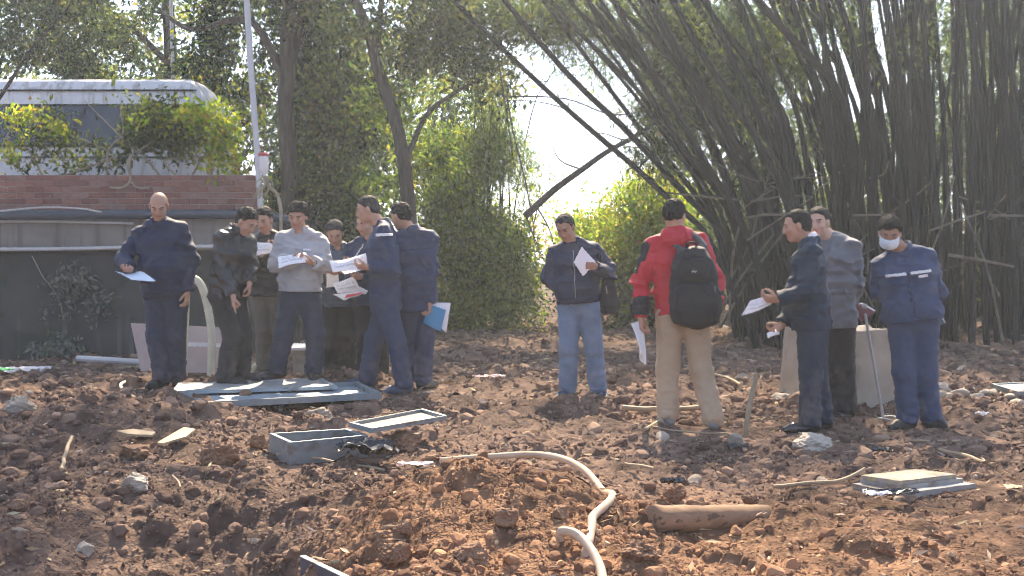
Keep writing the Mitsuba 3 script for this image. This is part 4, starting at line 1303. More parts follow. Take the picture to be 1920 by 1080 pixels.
sheet('paper_sheet', [(612, 512, -.36), (634, 510, -.36), (636, 536, -.34), (612, 540, -.34)], D_E, 'paper_plain', 'narrow white sheet of the short man behind the reader', curl=0.008)
ks = sheet('paper_bundle', [(623, 531, -.42), (663, 518, -.38), (678, 546, -.40), (633, 549, -.44)], D_F, 'paper', 'fanned bundle of sheets with a red print below the large printed sheet', curl=0.015)
sheet('', [(663, 532, -.38), (690, 545, -.34), (686, 552, -.36), (660, 548, -.38)], D_F, 'paper_plain', parent=ks, part='rear_sheet', curl=0.006)
sheet('', [(624, 551, -.46), (686, 547, -.38), (672, 554, -.42), (646, 563, -.48)], D_F, 'paper_plain', parent=ks, part='lower_sheet', curl=0.006)
sheet('', [(650, 552, -.47), (684, 547, -.42), (676, 551, -.45), (646, 559, -.49)], D_F, 'print_red', parent=ks, part='red_print', curl=0.003)
ks = sheet('folder', [(806, 571, -.10), (836, 581, -.14), (826, 622, -.16), (793, 605, -.10)], D_H, 'cover_blue', 'blue folder with loose white sheets in the hand of the turned man', 'folder', curl=0.006, thick=0.004)
sheet('', [(800, 567, -.06), (845, 568, -.10), (836, 624, -.12), (812, 600, -.08)], D_H, 'paper_plain', parent=ks, part='sheet', curl=0.012)
sheet('paper_sheet', [(1091, 462, -.30), (1117, 491, -.27), (1094, 518, -.28), (1076, 492, -.31)], D_I, 'paper_plain', 'folded white paper held against the navy jacket above blue jeans', curl=0.006, thick=0.003)
ks = sheet('paper_bundle', [(1186, 604, -.16), (1203, 600, -.06), (1216, 676, -.12), (1201, 648, -.22)], D_J, 'paper_plain', 'rolled papers hanging from the hand of the man in red', curl=0.02)
sheet('', [(1192, 606, -.12), (1207, 604, -.02), (1212, 684, -.10), (1205, 660, -.18)], D_J, 'paper_plain', parent=ks, part='sheet', curl=0.02, seed=3)
sheet('paper_sheet', [(1408, 565, -.32), (1438, 554, -.22), (1450, 571, -.22), (1392, 592, -.34)], D_K, 'paper', 'white sheet held out by the man in the dark suit', curl=0.012)
ks = sheet('notebook', [(1438, 624, -.0), (1460, 615, .05), (1462, 624, .0), (1440, 632, -.05)], D_K, 'paper_plain', 'small pale notebook low in the other hand of the dark suit', 'notebook', curl=0.004, thick=0.010)
ks = sheet('notebook', [(1599, 571, .12), (1616, 570, .16), (1642, 585, .10), (1616, 604, .06)], D_L, 'cover_maroon', 'maroon notebook held behind the grey blazer', 'notebook', curl=0.004, thick=0.006)
sheet('', [(1598, 568, .135), (1616, 567.5, .175), (1643, 582, .115), (1618, 588, .10)], D_L, 'paper_plain', parent=ks, part='pages', curl=0.004)
ks = sheet('folder', [(1743, 590, .26), (1762, 587, .22), (1771, 607, .22), (1743, 613, .26)], D_M, 'cover_slate', 'dark folder sticking out behind the man with the face mask', 'folder', curl=0.004, thick=0.005)
sheet('', [(1743, 588, .28), (1763, 584, .24), (1773, 606, .24), (1768, 607, .25)], D_M, 'paper_plain', parent=ks, part='pages', curl=0.004)

# backpack of the man in red
pn = PEOPLE['red']
ax = trunk_axes(pn)
bk = thing('backpack', 'black backpack on the back of the red jacket', 'backpack')
B0 = P(1294, 538, D_J) - pn['F'] * 0.0
B0[1] = D_J - 0.215


def bpt(l, f, u):
    return B0 + pn['L'] * l + pn['F'] * f + pn['up'] * u


def pack_fn(p):
    q = (p - B0) @ ax.T
    wdt = 0.152 + 0.058 * np.clip(0.5 - q[:, 2] / 0.5, 0, 1)
    x = np.stack([q[:, 0] / wdt, q[:, 1] / 0.115, q[:, 2] / 0.300], 1)
    d = ((np.abs(x) ** 3.2).sum(1) ** (1 / 3.2) - 1) * 0.115
    return d - folds(p, 0.010, 8, 31)


def pocket_fn(p):
    q = (p - bpt(0, -0.085, -0.115)) @ ax.T
    x = np.stack([q[:, 0] / 0.165, q[:, 1] / 0.075, q[:, 2] / 0.165], 1)
    return ((np.abs(x) ** 3.0).sum(1) ** (1 / 3.0) - 1) * 0.075 - folds(p, 0.006, 10, 32)


def top_pocket_fn(p):
    q = (p - bpt(0, -0.085, 0.135)) @ ax.T
    x = np.stack([q[:, 0] / 0.115, q[:, 1] / 0.055, q[:, 2] / 0.090], 1)
    return ((np.abs(x) ** 3.0).sum(1) ** (1 / 3.0) - 1) * 0.055 - folds(p, 0.005, 12, 33)


put('main_bag', surf(pack_fn, B0 - 0.38, B0 + 0.38, 0.011), 'pack_black', bk, smooth=True)
put('front_pocket', surf(pocket_fn, bpt(0, -.085, -.115) - 0.24, bpt(0, -.085, -.115) + 0.24, 0.010), 'pack_black', bk, smooth=True)
put('upper_pocket', surf(top_pocket_fn, bpt(0, -.085, .135) - 0.17, bpt(0, -.085, .135) + 0.17, 0.009), 'pack_black', bk, smooth=True)
put('grab_handle', tube(spline([bpt(-.035, -.02, .29), bpt(-.03, -.05, .335), bpt(.03, -.05, .335), bpt(.035, -.02, .29)], 14), 0.009, 6), 'pack_black', bk, smooth=True)
cloth('strap_grey', (0.055, 0.055, 0.062), 0.7)
for g in (1, -1):
    pth = spline([bpt(.055 * g, .02, .25), bpt(.095 * g, .075, .315), pn['N'] + pn['L'] * .105 * g + pn['up'] * .015 - pn['F'] * .01, pn['N'] + pn['L'] * .115 * g - pn['up'] * .06 + pn['F'] * .10], 18)
    m = tube(pth, 0.010, 8)
    v = m[0].copy()
    cen = np.repeat(pth, 8, 0)
    off = v[:144] - cen
    v[:144] = cen + off + np.outer(off @ pn['L'], pn['L']) * 2.2
    put('shoulder_strap', (v, m[1]), 'strap_grey', bk, smooth=True)
for l, u in ((-.145, .00), (-.155, -.09), (-.10, .02)):
    put('zip_pull', tube(spline([bpt(l, -.10, u), bpt(l + .006, -.125, u - .03), bpt(l, -.12, u - .055)], 6), 0.005, 5), 'zip_metal', bk, smooth=True)
mk = meshkit.text_mesh('~', 0.05, 0.003, True)
v, f = vf(mk)
v = v - v.mean(0)
put('emblem', (bpt(0.0, -.144, .125) + v[:, :1] * np.array([[1.0, 0, 0]]) + v[:, 1:2] * np.array([[0, 0, 1.0]]) + v[:, 2:] * np.array([[0, -1.0, 0]]), f), 'zip_metal', bk, smooth=False, label='small silver emblem on the backpack')
# shoulder bag of the man in jeans
pn = PEOPLE['jeans']
sb = thing('shoulder_bag', 'black shoulder bag hanging beside the blue jeans', 'bag')
sc = P(1141, 556, D_I - .02)


def bag_fn(p):
    q = (p - sc) @ np.array([unit([1, .35, 0]), unit([-.35, 1, 0]), [0, 0, 1.0]]).T
    x = np.stack([q[:, 0] / (0.082 + 0.03 * np.clip(-q[:, 2] / 0.15, -1, 1)), q[:, 1] / 0.055, q[:, 2] / 0.155], 1)
    return ((np.abs(x) ** 3.5).sum(1) ** (1 / 3.5) - 1) * 0.055 - folds(p, 0.008, 11, 35)


put('bag_body', surf(bag_fn, sc - 0.2, sc + 0.2, 0.009), 'pack_black', sb, smooth=True)
put('strap', tube(spline([sc + [-.05, -.02, .13], P(1131, 505, D_I - .10), pn['sh']['l'] + [0.03, -.04, .05], pn['sh']['l'] + [-.01, .06, .04], sc + [.0, .1, .2], sc + [.05, .03, .13]], 26), 0.011, 6), 'pack_black', sb, smooth=True)
put('buckle', tube(spline([sc + [-.03, -.06, .10], sc + [-.02, -.075, .03]], 5), 0.006, 5), 'zip_metal', sb, smooth=True)


# ------------------------------------------------------------------ metal trays, box, cover, block
def onz(px, py, z):
    D = (EYE - z) * F / (py - HZ)
    return P(px, py, D)


def steel_color(p, n, uv):
    a = fbm(p.x * 5, p.y * 5, p.z * 5, 4)
    b = fbm(p.x * 40, p.y * 40, p.z * 40, 2)
    k = mix((0.20, 0.25, 0.28), (0.36, 0.41, 0.44), 0.7 * a + 0.3 * b)
    return mix(k, mi.Color3f(0.16, 0.11, 0.08), 0.7 * smoothstep(0.58, 0.75, fbm(p.x * 9, p.y * 9, p.z * 9 + 4, 3)))


mat('steel', mikit.proc(steel_color), 0.55, metallic=0.35)
mat('steel_dark', mikit.proc(lambda p, n, uv: steel_color(p, n, uv) * 0.7), 0.5, metallic=0.45)
mat('panel_white', mikit.proc(lambda p, n, uv: mix((0.16, 0.165, 0.16), (0.31, 0.31, 0.29), fbm(p.x * 6, p.y * 6, p.z * 6, 3))), 0.55)


def slab(c, h):
    """a plate through the ground corners c (counter-clockwise from above) with height h"""
    c = np.asarray(c, float)
    v = np.vstack([c, c + [0, 0, h]])
    n = len(c)
    f = [[0, i + 1, i] for i in range(1, n - 1)] + [[n, n + i, n + i + 1] for i in range(1, n - 1)]
    for i in range(n):
        j = (i + 1) % n
        f += [[i, j, n + j], [i, n + j, n + i]]
    m = trimesh.Trimesh(v, np.array(f), process=False)
    m.fix_normals()
    return vf(m)


def inset(c, t):
    c = np.asarray(c, float)
    m = c.mean(0)
    L0 = np.linalg.norm(c - m, axis=1).mean()
    return m + (c - m) * (1 - t / L0 * 1.35)


def tray(name, label, c, h, floor_h, floor_mat, rim_mat, t=0.03, cat_='metal tray'):
    key = thing(name, label, cat_)
    ci = inset(c, t)
    put('panel', slab(inset(c, t * 0.9), floor_h), floor_mat, key, smooth=False)
    for i in range(4):
        j = (i + 1) % 4
        put('flange', slab([c[i], c[j], ci[j], ci[i]], h + 0.0007 * i), rim_mat, key, smooth=False)
    return key


zt = float(ground_smooth(-2.0, 10.3)) + 0.02
c = [onz(377, 766, zt), onz(716, 748, zt), onz(672, 726, zt), onz(330, 742, zt)]
tray('metal_tray', 'front grey metal tray with a raised rim on the soil', c, 0.05, 0.012, 'steel', 'steel_dark', 0.035)
zt2 = zt + 0.03
c2 = [onz(322, 740, zt2), onz(633, 730, zt2), onz(604, 714.5, zt2), onz(335, 724, zt2)]
tray('metal_tray', 'rear pale metal tray that the man in grey stands on', c2, 0.028, 0.022, 'panel_white', 'steel', 0.03)
for q in (c, c2):
    for a in np.linspace(0, 1, 7):
        for b in np.linspace(0.1, 0.9, 3):
            e = (q[0] * (1 - a) + q[1] * a) * (1 - b) + (q[3] * (1 - a) + q[2] * a) * b
            FLAT.append((e[0], e[1], 0.10))
# electric box and its lid
b0 = at(541, 866)
zr = b0[2] + 40 / F * b0[1]
rim = [onz(543, 832, zr), onz(690, 818, zr), onz(652, 806, zr), onz(505, 815, zr)]
eb = thing('metal_box', 'open grey metal box sunk into the soil', 'metal box')
ri = inset(rim, 0.012)
dz = np.array([0, 0, 0.22])
for i in range(4):
    j = (i + 1) % 4
    put('wall', slab([rim[i] - dz, rim[j] - dz, ri[j] - dz, ri[i] - dz], 0.22 + 0.0005 * i), 'steel_dark', eb, smooth=False)
    put('rim', slab([rim[i] + [0, 0, .0025], rim[j] + [0, 0, .0025], inset(rim, 0.022)[j] + [0, 0, .0025], inset(rim, 0.022)[i] + [0, 0, .0025]], 0.006 + 0.0004 * i), 'steel', eb, smooth=False)
put('bottom', slab(inset(rim, 0.015) - dz, 0.02), 'steel_dark', eb, smooth=False)
cen = np.mean(rim, 0)
FLAT += [(cen[0], cen[1], 0.22)] + [tuple((rim[0] * (1 - t) + rim[1] * t + [0, -.08, 0])[:2]) + (0.12,) for t in np.linspace(0, 1, 5)]
zl = zr + 0.03
mat('panel_beige', mikit.proc(lambda p, n, uv: mix((0.13, 0.11, 0.082), (0.23, 0.195, 0.15), fbm(p.x * 9, p.y * 9, p.z * 9, 4))), 0.7)
ld = [onz(696, 812, zl), onz(838, 787, zl), onz(793, 774, zl), onz(655, 801, zl)]
key = tray('lid_tray', 'pale metal lid propped up beside the open box', ld, 0.03, 0.008, 'panel_beige', 'steel_dark', 0.022, 'metal lid')
# tray lid at the edge of the picture
zq = float(ground_smooth(4.6, 11)) + 0.05
tray('lid_tray', 'dark framed metal lid lying at the right edge of the yard', [onz(1905, 742, zq), onz(2010, 742, zq), onz(1960, 722, zq), onz(1858, 727, zq)], 0.04, 0.03, 'panel_white', 'steel_dark', 0.03, 'metal lid')
# steel plate end in the near soil
m0, m1 = P(563, 1044, at(563, 1088)[1]), P(646, 1084, at(640, 1122)[1])
k_ = thing('metal_sheet', 'dark steel sheet standing on edge in the near soil', 'metal sheet')
put('plate', slab([m0 - [0, 0, .4], m1 - [0, 0, .4], m1 + [.008, .008, -.4], m0 + [.008, .008, -.4]], 0.4), 'pipe_grey', k_, smooth=False)
put('lip', slab([m0 + [-.002, -.004, .001], m1 + [-.002, -.004, .001], m1 + [.016, .016, .001], m0 + [.016, .016, .001]], 0.004), 'steel', k_, smooth=False)
# manhole cover
mat('white_concrete', mikit.proc(lambda p, n, uv: mix(mix((0.20, 0.195, 0.185), (0.38, 0.37, 0.35), fbm(p.x * 14, p.y * 14, p.z * 14, 4)), mi.Color3f(0.17, 0.115, 0.08), 0.7 * smoothstep(0.5, 0.7, fbm(p.x * 7, p.y * 7, p.z * 7, 3)))), 0.9)


def cover_color(p, n, uv):
    k = mix((0.22, 0.195, 0.16), (0.36, 0.325, 0.28), fbm(p.x * 16, p.y * 16, 0.5, 3))
    return mix(k, mi.Color3f(0.50, 0.38, 0.12), 0.4 * smoothstep(0.62, 0.72, noise(p.x * 55, p.y * 55, 1)) )


mat('cover_stone', mikit.proc(cover_color), 0.9, bump=lambda p, n, uv: 0.004 * noise(p.x * 70, p.y * 70, 0))
zc = at(1690, 928)[2] + 0.02
FLAT += [(at(px, 912)[0], at(px, 912)[1], .2) for px in (1630, 1690, 1750, 1800)]
mh = thing('manhole_cover', 'square tan manhole cover on a white concrete frame', 'manhole cover')
base = [onz(1688, 928, zc), onz(1830, 909, zc), onz(1722, 893, zc), onz(1598, 909, zc)]


def rough_slab(c, h, seed, amp=0.006, n=3):
    m = trimesh.Trimesh(*slab(c, h), process=True)
    for _ in range(n):
        m = m.subdivide()
    v = np.array(m.vertices)
    v += (meshkit.fbm(v * 20 + seed, 3)[:, None] - 0.5) * amp * np.array([1.2, 1.2, 1])
    return v, np.array(m.faces)


put('frame', rough_slab(np.array(base) - [0, 0, .16], 0.168, 3, 0.012), 'white_concrete', mh, smooth=30)
zc2 = zc + 0.012
sl = [onz(1686, 918, zc2), onz(1806, 903, zc2), onz(1718, 890, zc2), onz(1612, 904, zc2)]
put('collar', rough_slab(np.array(sl) - [0, 0, .006], 0.024, 4, 0.006), 'white_concrete', mh, smooth=30)
zc3 = zc + 0.031
put('cover', rough_slab([onz(1687, 910, zc3), onz(1794, 897, zc3), onz(1717, 887, zc3), onz(1614, 899, zc3)], 0.024, 5, 0.004, 4), 'cover_stone', mh, smooth=30, label='tan speckled cover plate')
# tapered concrete block
cbk = thing('concrete_block', 'tall weathered concrete block behind the dark suit', 'concrete block')
bb = np.array([at(1556, 772), at(1690, 757), at(1590, 728), at(1457, 740)])
zb = 0.66
tp = bb.mean(0) + (bb - bb.mean(0)) * 0.87
bb[:, 2] -= 0.15
tp[:, 2] = zb
v = np.vstack([bb, tp])
m = trimesh.Trimesh(v, np.array([[0, 1, 5], [0, 5, 4], [1, 2, 6], [1, 6, 5], [2, 3, 7], [2, 7, 6], [3, 0, 4], [3, 4, 7], [4, 5, 6], [4, 6, 7], [0, 2, 1], [0, 3, 2]]), process=True)
for _ in range(5):
    m = m.subdivide()
v = np.array(m.vertices)
v += (meshkit.fbm(v * 9, 4)[:, None] - 0.5) * 0.035
mat('old_concrete', mikit.proc(lambda p, n, uv: mix(mix((0.26, 0.22, 0.17), (0.42, 0.37, 0.30), fbm(p.x * 5, p.y * 5, p.z * 5, 4)), mi.Color3f(0.17, 0.14, 0.11), 0.5 * smoothstep(0.55, 0.75, fbm(p.x * 6, p.y * 6, p.z * 5, 4)))), 0.95, spec=0.15)
put('body', (v, np.array(m.faces)), 'old_concrete', cbk, smooth=30)
scene[cbk] = scene.pop(cbk + '__body')
# ------------------------------------------------------------------ hoses, pipes, rods
mat('hose_tan', mikit.proc(lambda p, n, uv: mix((0.34, 0.26, 0.185), (0.52, 0.41, 0.30), fbm(p.x * 9, p.y * 9, p.z * 9, 3))), 0.45, spec=0.4)
mat('pvc_white', mikit.proc(lambda p, n, uv: mix((0.34, 0.34, 0.33), (0.58, 0.58, 0.56), fbm(p.x * 5, p.y * 5, p.z * 5, 3))), 0.4, spec=0.5)
mat('pvc_cream', mikit.proc(lambda p, n, uv: mix((0.46, 0.44, 0.32), (0.62, 0.60, 0.46), fbm(p.x * 7, p.y * 7, p.z * 7, 3))), 0.45, spec=0.5)
mat('pipe_grey', (0.055, 0.065, 0.085), 0.45, spec=0.4)
mat('galvanised', (0.46, 0.47, 0.48), 0.45, metallic=0.3)


def ground_path(pts, up=0.0, r=0.02, n=50):
    q = []
    for p_ in pts:
        a = at(p_[0], p_[1])
        a[2] = max(float(ground_full(a[0], a[1])), a[2] + 0.012) + r * 0.9 + up + (p_[2] if len(p_) > 2 else 0)
        q.append(a)
    return spline(q, n)


hk = thing('hose', 'long tan hose looping over the lit mound of soil', 'hose')
hp_ = []
for px, py, D in [(826, 864, 7.25), (880, 859, 7.2), (940, 855, 7.15), (1000, 852, 7.05), (1055, 860, 6.75), (1100, 884, 6.35), (1130, 922, 6.0), (1149, 955, 5.72), (1140, 985, 5.45), (1112, 1004, 5.25)]:
    q = P(px, py, D)
    q[2] = max(q[2], float(ground_full(q[0], q[1])) + 0.015)
    hp_.append(q)
hp_[-1] = hp_[-1] + [0, 0, .025]
for px, py, D in ((1110, 1012, 5.15), (1106, 1022, 5.05), (1101, 1032, 4.96)):
    q = P(px, py, D)
    q[2] = max(q[2], float(ground_full(q[0], q[1])) + .022)
    hp_.append(q)
hp_ += [P(1082, 1044, 4.92) - [0, 0, .10], P(1058, 1032, 5.0) - [0, 0, .10]]
for px, py, D, up in [(1049, 1006, 5.0, .0), (1058, 999, 4.98, .02), (1082, 1006, 4.94, .03), (1106, 1030, 4.85, .02), (1125, 1062, 4.72, .0), (1132, 1100, 4.58, .0)]:
    q = P(px, py, D)
    q[2] = max(q[2], float(ground_full(q[0], q[1])) + 0.012) + up * .3
    hp_.append(q)
hs_ = spline(hp_, 150)
for _ in range(6):
    hs_[1:-1] = hs_[1:-1] * .5 + (hs_[:-2] + hs_[2:]) * .25
put('hose', tube(hs_, 0.0205, 10), 'hose_tan', hk, smooth=True)
scene[hk] = scene.pop(hk + '__hose')
D1 = 12.4
t_ = thing('bent_pipe', 'cream plastic pipe bent into an arch beside the bald man', 'pipe')
put('pipe', tube(spline([P(341, 706, D1), P(346, 620, D1), P(350, 545, D1), P(362, 524, D1), P(377, 535, D1), P(388, 570, D1), P(397, 630, D1), P(395, 712, D1)], 60), 0.043, 12), 'pvc_cream', t_, smooth=True)
scene[t_] = scene.pop(t_ + '__pipe')
FLAT += [(P(397, 690, D1)[0], D1, .1), (P(341, 690, D1)[0], D1, .1)]


def rod(name, label, cat_, pts, r, bsdf, sides=8, n=20, taper=1.0, wob=0.0):
    k = thing(name, label, cat_)
    p = spline(pts, n)
    if wob:
        p = p + (meshkit.fbm(p * 6 + len(label), 2)[:, None] - 0.5) * wob
    scene[k] = mikit.ply(tube(p, np.linspace(r, r * taper, n), sides), bsdf, smooth=40)
    return k


g_ = lambda px, py, up=0.02: at(px, py) + np.array([0, 0, up])
rod('ground_pipe', 'white plastic pipe lying along the foot of the dark wall', 'pipe', [P(145, 672, 13.6), P(215, 676, 13.5), P(300, 682, 13.4)], 0.036, 'pvc_white')
rod('wall_pipe', 'thick dark pipe running below the brick parapet', 'pipe', [P(-90, 404, 15.22), P(120, 403, 15.22), P(300, 402, 15.22), P(470, 403, 15.2), P(545, 413, 15.1)], 0.062, 'pipe_grey', 14)
rod('wall_pipe', 'white pipe along the lower edge of the concrete ledge', 'pipe', [P(-90, 468, 15.3), P(100, 467, 15.3), P(250, 464, 15.3), P(400, 462, 15.3)], 0.027, 'pvc_white', 10)
rod('wall_pipe', 'thin pale pipe just under the thick dark pipe', 'pipe', [P(-90, 416, 15.3), P(60, 415, 15.3), P(250, 419, 15.3)], 0.018, 'pvc_white', 8)
rod('wall_cable', 'thin white cable sagging over the thick dark pipe', 'cable', [P(-60, 400, 15.13), P(20, 394, 15.13), P(80, 389, 15.13), P(150, 391, 15.13), P(190, 398, 15.13)], 0.012, 'pvc_white', 8)
rod('steel_pole', 'tall leaning steel pole at the corner of the parapet', 'pole', [P(458, -80, 15.0), P(470, 120, 15.0), P(485, 330, 15.0), P(505, 672, 15.0)], 0.040, 'galvanised', 12)
rod('thin_pole', 'thin pale pole rising behind the roof of the van', 'pole', [P(328, 330, 22.0), P(324, 140, 22.0), P(319, -60, 22.0)], 0.035, 'galvanised', 8)
pk_ = rod('pale_stick', 'pale flat stick lying near the bald man', 'stick', [g_(222, 694), g_(250, 693), g_(276, 693)], 0.022, 'dead_cane')
rod('bent_rod', 'pale rod with a hooked end in the soil by the trays', 'rod', [g_(282, 716, .06), g_(250, 722, .05), g_(232, 727, .05), g_(226, 735, .05), g_(238, 741, .02)], 0.014, 'pvc_cream', n=30)
rod('bent_rod', 'short curl of cream hose in front of the metal tray', 'hose', [g_(506, 757, .02), g_(520, 752, .05), g_(528, 758, .05), g_(526, 770, .0)], 0.020, 'pvc_cream', n=24)
rod('bent_rod', 'curled cream hose end between the men and the wall', 'hose', [P(472, 700, 12.0), P(478, 686, 12.0), P(495, 683, 12.0), P(505, 690, 12.0), P(500, 704, 11.9)], 0.028, 'pvc_cream', n=24)
rod('tool_rod', 'upright wooden stake stuck in the soil in front of the dark suit', 'stake', [g_(1396, 812, -.1), P(1404, 765, at(1396, 812)[1]), P(1419, 700, at(1396, 812)[1] + .02)], 0.022, 'dead_cane', 7, taper=0.8)
hr = thing('hooked_rod', 'thin steel rod with a ring at its foot between the grey blazer and the mask', 'rod')
Dr_ = at(1655, 786)[1]
put('shaft', tube(spline([P(1656, 782, Dr_), P(1638, 680, Dr_), P(1622, 588, Dr_)], 12), 0.0125, 8), 'galvanised', hr, smooth=True)
kb = trimesh.creation.icosphere(subdivisions=2, radius=0.02)
put('knob', (np.array(kb.vertices) + P(1621, 574, Dr_), np.array(kb.faces)), 'galvanised', hr, smooth=True)
rc_ = P(1664, 786, Dr_)
put('ring', tube(np.array([rc_ + [0.085 * math.cos(a), 0.11 * math.sin(a), 0.015 * math.sin(2 * a)] for a in np.linspace(0, 2 * np.pi, 33)]), 0.009, 7), 'galvanised', hr, smooth=True)
FLAT.append((rc_[0], rc_[1], 0.12))
# log and canes on the soil
lg = thing('log', 'thick brown log half sunk in the lit soil', 'log')
la, lb = at(1222, 988), at(1440, 975)
lp = np.linspace(0, 1, 30)[:, None]
lp = la + np.array([0, 0, .035]) + (lb - la + np.array([0, 0, -.02])) * lp
tv, tf = tube(lp, np.concatenate([[0.060, 0.064, 0.062], np.full(24, 0.06), [0.058, 0.057, 0.056]]), 18)
tv = tv + (meshkit.fbm(tv * np.array([9, 60, 60]), 3)[:, None] - 0.5) * 0.011
mat('log_bark', mikit.proc(lambda p, n, uv: mix(mix((0.14, 0.085, 0.052), (0.30, 0.195, 0.12), fbm(p.x * 5, p.y * 30, p.z * 30, 4)), mi.Color3f(0.06, 0.042, 0.03), 0.7 * smoothstep(0.6, 0.72, fbm(p.x * 14, p.y * 40, p.z * 40, 3)))), 0.9)
scene[lg] = mikit.ply((tv, tf), 'log_bark', smooth=True)
FLAT.append(((la + lb)[0] / 2, (la + lb)[1] / 2, .1))
mat('straw', mikit.proc(lambda p, n, uv: mix((0.20, 0.145, 0.09), (0.40, 0.31, 0.20), fbm(p.x * 9, p.y * 9, p.z * 9, 3))), 0.7)
for lab, pts, r in [
        ('brown pole lying behind the feet of the man in red', [(1168, 776), (1240, 780), (1325, 775)], .022),
        ('long thin cane lying in front of the khaki trousers', [(1190, 804), (1280, 818), (1372, 824)], .006),
        ('short pale cane crossing the long thin cane', [(1207, 817), (1222, 808), (1237, 800)], .013),
        ('bent cane pointing at the manhole cover', [(1450, 926), (1530, 919), (1585, 910), (1620, 893)], .011),
        ('thin pale twig beside the dark log', [(1172, 881), (1198, 886), (1224, 892)], .009),
        ('pale cane near the upright stake', [(1340, 708), (1364, 716), (1388, 728)], .012),
        ('long yellowish cane on the near lit mound', [(518, 862), (570, 867), (640, 880), (720, 893)], .008),
        ('brown stick stuck in the heap at the near left', [(116, 893), (124, 860), (134, 832)], .012),
        ('thin white twig on the dark near soil', [(324, 903), (332, 915), (338, 926)], .006),
        ('long dry cane behind the manhole cover', [(1760, 856), (1810, 868), (1862, 884)], .012),
        ('thin cane at the right of the far soil', [(1640, 830), (1720, 838), (1800, 836)], .008)]:
    rod('cane', lab, 'stick', [g_(x, y, r + .03) for x, y in pts], r, 'straw', 7, n=16, wob=0.02)
# ------------------------------------------------------------------ rocks
mat('rock_grey', mikit.proc(lambda p, n, uv: mix((0.17, 0.145, 0.12), (0.36, 0.32, 0.265), fbm(p.x * 16, p.y * 16, p.z * 16, 4))), 0.9, spec=0.2, two=False)
mat('rock_pale', mikit.proc(lambda p, n, uv: mix((0.26, 0.23, 0.19), (0.48, 0.43, 0.36), fbm(p.x * 14, p.y * 14, p.z * 14, 4))), 0.9, spec=0.2, two=False)
mat('rock_brown', mikit.proc(lambda p, n, uv: mix((0.13, 0.08, 0.055), (0.27, 0.17, 0.11), fbm(p.x * 14, p.y * 14, p.z * 14, 4))), 0.95, spec=0.15, two=False)
for i, (lab, px, py, wpx, flat, m_) in enumerate([
        ('pale angular rock on the near heap of dark soil', 248, 920, 66, .62, 'rock_pale'),
        ('grey boulder behind the open metal box', 588, 800, 62, .75, 'rock_grey'),
        ('broad flat pale rock in front of the masked man', 1528, 850, 92, .45, 'rock_pale'),
        ('small pale rock low in the near dark hollow', 152, 1046, 40, .9, 'rock_pale'),
        ('orange lit rock at the near edge of the dark heap', 28, 962, 36, 1.0, 'rock_brown'),
        ('dark boulder at the top of the heap on the left', 30, 778, 62, .7, 'rock_grey'),
        ('brown round rock on the rim of the front tray', 455, 754, 34, .9, 'rock_brown'),
        ('slab of rock left of the looping hose', 812, 872, 50, .5, 'rock_brown'),
        ('rounded rock on the lit mound', 722, 1020, 44, .7, 'rock_brown'),
        ('pale pointed rock on the lit mound', 758, 1005, 40, .9, 'rock_brown'),
        ('large brown clod inside the loop of the hose', 952, 985, 52, .8, 'rock_brown'),
        ('brown boulder right beside the loop of the hose', 1050, 975, 48, .7, 'rock_brown'),
        ('grey stone near the thin cane and the stake', 1382, 838, 36, .9, 'rock_grey'),
        ('pale stone at the foot of the concrete block', 1470, 752, 42, .5, 'rock_pale'),
        ('flat pale stone right of the masked man', 1772, 735, 46, .5, 'rock_pale'),
        ('dark brown boulder on the near heap under the splinters', 405, 878, 80, .75, 'rock_brown'),
        ('brown rock with a crack near the splinter', 252, 862, 60, .7, 'rock_brown'),
        ('dark clod under the propped metal lid', 752, 846, 74, .55, 'rock_brown'),
        ('round clod near the brown log', 1265, 940, 48, .8, 'rock_brown'),
        ('brown clod in front of the grey boulder', 478, 838, 40, .8, 'rock_brown'),
        ('clod at the near right corner', 1660, 1040, 60, .6, 'rock_brown'),
        ('large lumpy clod in the near middle', 880, 1060, 76, .7, 'rock_brown'),
        ('lumpy clod left of the near middle', 745, 1062, 70, .7, 'rock_brown'),
        ('lumpy clod beside the end of the hose', 1200, 1058, 80, .65, 'rock_brown'),
        ('brown stone near the end of the log', 1410, 948, 40, .7, 'rock_brown')]):
    p0 = at(px, py)
    s_ = wpx / F * p0[1] / 2
    v, f = rock_mesh(s_, 100 + i, 4 if wpx > 60 else 3, 0.7 if m_ == 'rock_brown' else 0.45, flat)
    v = v @ rot([0, 0, 1], 40 * i).T
    k = thing('rock' if m_ != 'rock_brown' else 'soil_lump', lab, 'rock' if m_ != 'rock_brown' else 'clod')
    scene[k] = mikit.ply((v + p0 + [0, s_ * .7, s_ * flat * 0.55], f), m_, smooth=35)
# concrete rubble at the right
RUB = ['leftmost', 'second from left', 'third from left', 'fourth from left', 'middle', 'fourth from right', 'third from right', 'second from right', 'rightmost']
for i in range(9):
    p0 = at(1765 + i * 17, 742 + rng.uniform(-6, 8))
    v, f = rock_mesh(rng.uniform(.05, .10), 300 + i, 2, .4, .5)
    k = thing('rubble_piece', f'{RUB[i]} piece of pale broken concrete near the framed lid', 'rubble', 'broken concrete at the right edge of the yard')
    scene[k] = mikit.ply((v + p0 + [0, 0, .02], f), 'rock_pale', smooth=30)


# ------------------------------------------------------------------ plastic and scraps
mat('plastic_black', (0.015, 0.016, 0.018), 0.25, spec=0.6)
mat('plastic_white', (0.66, 0.64, 0.63), 0.4, spec=0.5)
mat('plastic_green', (0.06, 0.36, 0.12), 0.4, spec=0.5)
mat('plastic_pink', (0.50, 0.38, 0.37), 0.4, spec=0.5)
mat('board_pink', mikit.proc(lambda p, n, uv: mix((0.30, 0.225, 0.20), (0.42, 0.32, 0.28), fbm(p.x * 8, p.y * 8, p.z * 8, 3))), 0.8)


